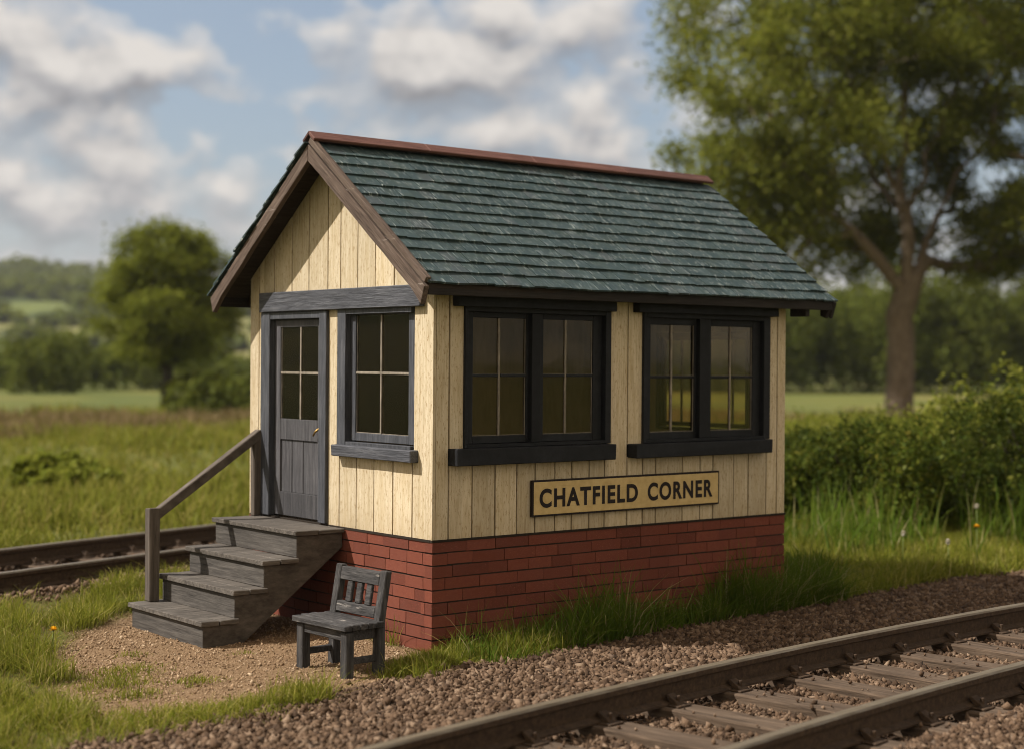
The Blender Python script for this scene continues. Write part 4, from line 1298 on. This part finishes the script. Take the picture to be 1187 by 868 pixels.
# ------------------------------------------------------------------ far hills
def hill_h(r, azd):
    rise = (r - 340) * (.080 - .0009 * np.clip(azd - 21, -25, 60))
    n_ = (fbm(azd * .22, r * .006, 15) - .47) * 26 * sstep(350, 700, r) * .8
    return np.where(r > 1050, rise * 0 + (1050 - 340) * (.080 - .0009 * np.clip(azd - 21, -25, 60)), rise) + n_ - 1.2 + (fbm(azd * .5, azd * 0 + 3, 17) - .47) * 14 * sstep(600, 1000, r)


azg = np.radians(np.arange(-40, 120, .6)); rgd = np.concatenate([np.arange(320, 1100, 13), [1150, 1300, 1600]])
A_, R_ = np.meshgrid(azg, rgd); HZ = hill_h(R_, np.degrees(A_)); HZ[-1] = -20
HZ[0] = -4
hx_, hy_ = -7.53 + R_ * np.sin(A_), -10.32 + R_ * np.cos(A_)
na, nr = len(azg), len(rgd); idx = np.arange(na * nr).reshape(nr, na)
F = np.stack([idx[:-1, :-1], idx[:-1, 1:], idx[1:, 1:], idx[1:, :-1]], -1).reshape(-1, 4)
wood_mask = np.maximum(sstep(640, 690, R_ + 70 * (fbm(np.degrees(A_) * .5, R_ * .012, 19) - .47)), 0)


def hillmat():
    t = NT('hillside_fields')
    w = t.n('ShaderNodeAttribute', attribute_name='wood').outputs['Fac']
    v = t.coord((1, 1, 1)); vo = t.n('ShaderNodeTexVoronoi'); vo.inputs['Scale'].default_value = .011; t.l(v, vo.inputs['Vector'])
    c = t.ramp(vo.outputs['Color'], [(.2, (.10, .125, .04)), (.5, (.15, .165, .055)), (.8, (.19, .18, .07))])
    ve = t.n('ShaderNodeTexVoronoi', feature='DISTANCE_TO_EDGE'); ve.inputs['Scale'].default_value = .011; t.l(v, ve.inputs['Vector'])
    c = t.mix(t.ramp(ve.outputs['Distance'], [(.02, .9), (.05, 0.0)]), c, (.035, .05, .022))
    c = t.mix(w, c, (.03, .045, .02))
    return t.fin(c, .95, None, .05)


hills = np_mesh('hills', np.stack([hx_, hy_, HZ], -1).reshape(-1, 3), [F], hillmat(), smooth=True, attrs={'wood': wood_mask.ravel()})
tag(hills, kind='structure')
sp = []
for k in range(2300):
    a = RNG.uniform(2, 72); r = RNG.uniform(650, 1060)
    sp.append((a, r))
for k in range(420):                                       # hedges and copses between the fields
    a = RNG.uniform(2, 72); r = 520 + 12 * math.sin(a) + RNG.uniform(-5, 5) if k % 2 else 400 + 30 * math.sin(a * .9) + RNG.uniform(-6, 6)
    sp.append((a, r))
for k in range(12):
    a0 = RNG.uniform(5, 70); r0 = RNG.uniform(540, 620)
    for j in range(14): sp.append((a0 + RNG.normal(0, .35), r0 + RNG.normal(0, 8)))
spec = []
for a, r in sp:
    h = float(hill_h(np.array([r]), np.array([a]))[0]); s = RNG.uniform(5, 9) if r > 640 else RNG.uniform(2.5, 5)
    spec.append((-7.53 + r * math.sin(R(a)), -10.32 + r * math.cos(R(a)), h - s * .3, s, s * 1.5))
canopy_mass('hill_woodland', 'bluish dark woods and hedges on the far hillside', spec, 60, 3.4, M['leaf_wood'])

# ------------------------------------------------------------------ small flowers
M['yellow'] = NT('dandelion_yellow').fin((.75, .45, .02), .7)
M['fluff'] = NT('seed_fluff').fin((.62, .58, .5), .9)
M['stem'] = NT('flower_stem').fin((.12, .16, .04), .7)
def flower(x, y, h, kind, label):
    z0 = float(ground_z(x, y)); t = thing('dandelion', label, 'flower', (x, y, z0), 0, 'dandelions in the grass')
    b = (random.uniform(-.03, .03), random.uniform(-.03, .03))
    m = MB(); m.tube([(0, 0, -.01), (b[0] * .4, b[1] * .4, h * .5), (b[0], b[1], h)], [.006, .005, .005], 6); m.build('stem', M['stem'], t, smooth=True, local=True)
    n_ = 60 if kind == 'yellow' else 110; m = MB(); r = .034
    for k in range(n_):
        u = Vector((random.gauss(0, 1), random.gauss(0, 1), (abs(random.gauss(0, .6)) if kind == 'yellow' else random.gauss(0, 1)))).normalized()
        s_ = u.cross(Vector((.3, .2, .9))).normalized() * (.006 if kind == 'yellow' else .003)
        c = Vector((b[0], b[1], h)); m.add([c - s_ * .5, c + s_ * .5, c + u * r + s_, c + u * r * 1.1, c + u * r - s_], [(0, 1, 2, 3, 4)])
    m.build('flower_head', M['yellow'] if kind == 'yellow' else M['fluff'], t, local=True)
for a in [(8.35, .68, .46, 'yellow', 'yellow dandelion tallest in the verge on the right'), (7.45, 1.05, .40, 'fluff', 'white dandelion clock nearest the hut in the verge'), (7.45, .42, .36, 'fluff', 'pale dandelion clock left of the yellow dandelion'),
          (-2.35, 1.95, .17, 'yellow', 'small yellow dandelion in the lawn left of the steps'), (9.4, 1.4, .6, 'fluff', 'tall pale seed head close to the right edge')]:
    flower(*a)

# ------------------------------------------------------------------ light, sky, camera
S = Vector((-1, .62, 1.25)).normalized()
sun = bpy.data.lights.new('sun', 'SUN'); sun.energy = 4.8; sun.angle = R(.5); sun.color = (1.0, .93, .845)
so = bpy.data.objects.new('sun', sun); COL.objects.link(so); so.rotation_euler = S.to_track_quat('Z', 'Y').to_euler(); so.location = (-20, 10, 20)
wd = bpy.data.worlds.new('World'); sc.world = wd; wd.use_nodes = True
t = NT.__new__(NT); t.t = wd.node_tree; t.N = t.t.nodes; t.L = t.t.links
bg = t.N['Background']; bg.inputs['Strength'].default_value = 1.0
sky = t.n('ShaderNodeTexSky', sky_type='NISHITA'); sky.sun_disc = False
sky.sun_elevation = math.asin(S.z); sky.sun_rotation = math.atan2(S.x, S.y); sky.altitude = 50; sky.air_density = 1.0; sky.dust_density = 2.0; sky.ozone_density = 1.2
skm = t.n('ShaderNodeVectorMath', operation='SCALE'); t.l(sky.outputs[0], skm.inputs[0]); skm.inputs['Scale'].default_value = .08
tc = t.n('ShaderNodeTexCoord'); sep = t.n('ShaderNodeSeparateXYZ'); t.l(tc.outputs['Generated'], sep.inputs[0])
az = t.math('MULTIPLY', t.math('ARCTAN2', sep.outputs[0], sep.outputs[1]), 180 / math.pi)
el = t.math('MULTIPLY', t.math('ARCSINE', sep.outputs[2]), 180 / math.pi)
CL = [(21.9, 10.8, 3.3, 2.3, 1.3), (23.77, 8.9, 2.04, 1.45, .9), (26.98, 10.13, 2.24, 1.32, 1.1), (26.41, 6.7, 2.24, 1.34, .9), (21.92, 6.39, 3.17, 1.75, .9), (24.22, 4.3, 5.64, 1.64, .8), (33.8, 10.66, 3.09, 1.78, 1.0), (37.82, 10.43, 4.03, 2.08, 1.05), (40.6, 12.38, 4.63, 1.32, .9),
      (35.05, 8.3, 4.03, .75, .6), (42.02, 8.34, 1.7, 1.81, 1.0), (39.24, 8.03, 1.86, .85, .8), (29.41, 5.89, 1.52, 1.36, .75), (48.29, 9.19, 4.76, 2.66, .8), (54.2, 10.77, 3.96, 2.29, .8), (51.32, 5.24, 4.64, 1.8, .8), (10, 8, 6, 3, 1.0), (68, 9, 7, 3, 1.0), (33, 2, 20, 1.6, .7), (58, 2, 14, 1.6, .7)]


def cloud_field(del_):
    e = t.math('ADD', el, del_); tot = None
    cv = t.n('ShaderNodeCombineXYZ'); t.l(az, cv.inputs[0]); t.l(t.math('MULTIPLY', e, 1.35), cv.inputs[1])
    for a0, e0, ra, re, w in CL:
        dx = t.math('MULTIPLY_ADD', az, 1 / ra, -a0 / ra); dy = t.math('MULTIPLY_ADD', e, 1 / re, -e0 / re)
        g = t.math('MULTIPLY_ADD', dx, dx, t.math('MULTIPLY', dy, dy))
        g = t.math('MULTIPLY', t.math('EXPONENT', t.math('MULTIPLY', g, -1.0)), w)
        tot = g if tot is None else t.math('ADD', tot, g)
    # overhead and elsewhere: scattered clouds, added out of view as fill light
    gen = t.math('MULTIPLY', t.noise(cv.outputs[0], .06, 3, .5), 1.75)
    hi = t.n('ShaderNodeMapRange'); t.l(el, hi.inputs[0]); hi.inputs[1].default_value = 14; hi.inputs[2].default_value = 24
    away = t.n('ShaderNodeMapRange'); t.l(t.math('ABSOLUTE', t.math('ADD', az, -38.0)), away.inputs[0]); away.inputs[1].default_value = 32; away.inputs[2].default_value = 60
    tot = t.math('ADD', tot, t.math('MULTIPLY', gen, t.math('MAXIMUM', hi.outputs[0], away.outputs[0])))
    n1 = t.noise(cv.outputs[0], .46, 4, .46, .15)
    return t.math('ADD', t.math('MULTIPLY', tot, .78), t.math('MULTIPLY_ADD', n1, 2.0, -1.0))


f0 = cloud_field(0.0); f1 = cloud_field(.8)
mask = t.ramp(f0, [(.32, 0.0), (.60, .55), (1.0, 1.0)], 'EASE')
dif = t.math('MULTIPLY_ADD', t.math('SUBTRACT', f0, f1), .8, .5)
shade = t.ramp(dif, [(.10, (.20, .20, .21)), (.42, (.34, .332, .335)), (.6, (.43, .41, .395)), (.90, (.54, .51, .48))])
hz = t.n('ShaderNodeMapRange'); t.l(el, hz.inputs[0]); hz.inputs[1].default_value = 0; hz.inputs[2].default_value = 7; hz.inputs[3].default_value = .8; hz.inputs[4].default_value = 0
base = t.mix(hz.outputs[0], t.mix(.3, skm.outputs[0], (.36, .40, .45)), (.36, .365, .385))
# unseen clouds brightened and warmed, added as fill for the shaded front wall
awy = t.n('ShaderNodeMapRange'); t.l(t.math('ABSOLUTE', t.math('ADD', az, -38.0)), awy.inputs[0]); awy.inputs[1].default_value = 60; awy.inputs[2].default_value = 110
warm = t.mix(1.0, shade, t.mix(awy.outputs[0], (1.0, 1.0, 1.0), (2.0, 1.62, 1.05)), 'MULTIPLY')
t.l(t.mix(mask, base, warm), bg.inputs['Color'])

cam = bpy.data.cameras.new('camera'); co_ = bpy.data.objects.new('camera', cam); COL.objects.link(co_)
yaw, pitch, roll = -6.79683254e-01, -7.39981754e-03, 7.61047257e-03
f = Vector((math.sin(-yaw) * math.cos(pitch), math.cos(yaw) * math.cos(pitch), math.sin(pitch)))
r = f.cross(Vector((0, 0, 1))).normalized(); u = r.cross(f)
r, u = math.cos(roll) * r + math.sin(roll) * u, math.cos(roll) * u - math.sin(roll) * r
mt = Matrix(((r.x, u.x, -f.x, -7.52962904), (r.y, u.y, -f.y, -10.3196585), (r.z, u.z, -f.z, 2.33689498), (0, 0, 0, 1)))
co_.matrix_world = mt
cam.sensor_width = 36; cam.lens = 1844.3 / 1187 * 36; cam.clip_start = .1; cam.clip_end = 6000
cam.dof.use_dof = True; cam.dof.focus_distance = 12.7; cam.dof.aperture_fstop = cam.lens / 1000 / .069
sc.camera = co_
hb = MB(); hb.box(-1750, 1750, -1750, 1750, -25, 110)
hz_ = NT('thin_haze'); hz_.N.remove(hz_.bsdf); pv = hz_.n('ShaderNodeVolumePrincipled'); pv.inputs['Density'].default_value = .00014; pv.inputs['Color'].default_value = (.82, .86, .92, 1); pv.inputs['Anisotropy'].default_value = .2
hz_.l(pv.outputs[0], hz_.out.inputs['Volume'])
tag(hb.build('haze', hz_.mat), 'thin summer haze over the valley', 'haze', kind='stuff')
vs = sc.view_settings; vs.view_transform = 'Standard'; vs.look = 'None'; vs.exposure = .5; vs.gamma = 1; vs.use_curve_mapping = False
sc.cycles.filter_width = .9; sc.cycles.max_bounces = 6; sc.cycles.transparent_max_bounces = 12; sc.cycles.use_denoising = True; sc.cycles.caustics_reflective = False; sc.cycles.caustics_refractive = False
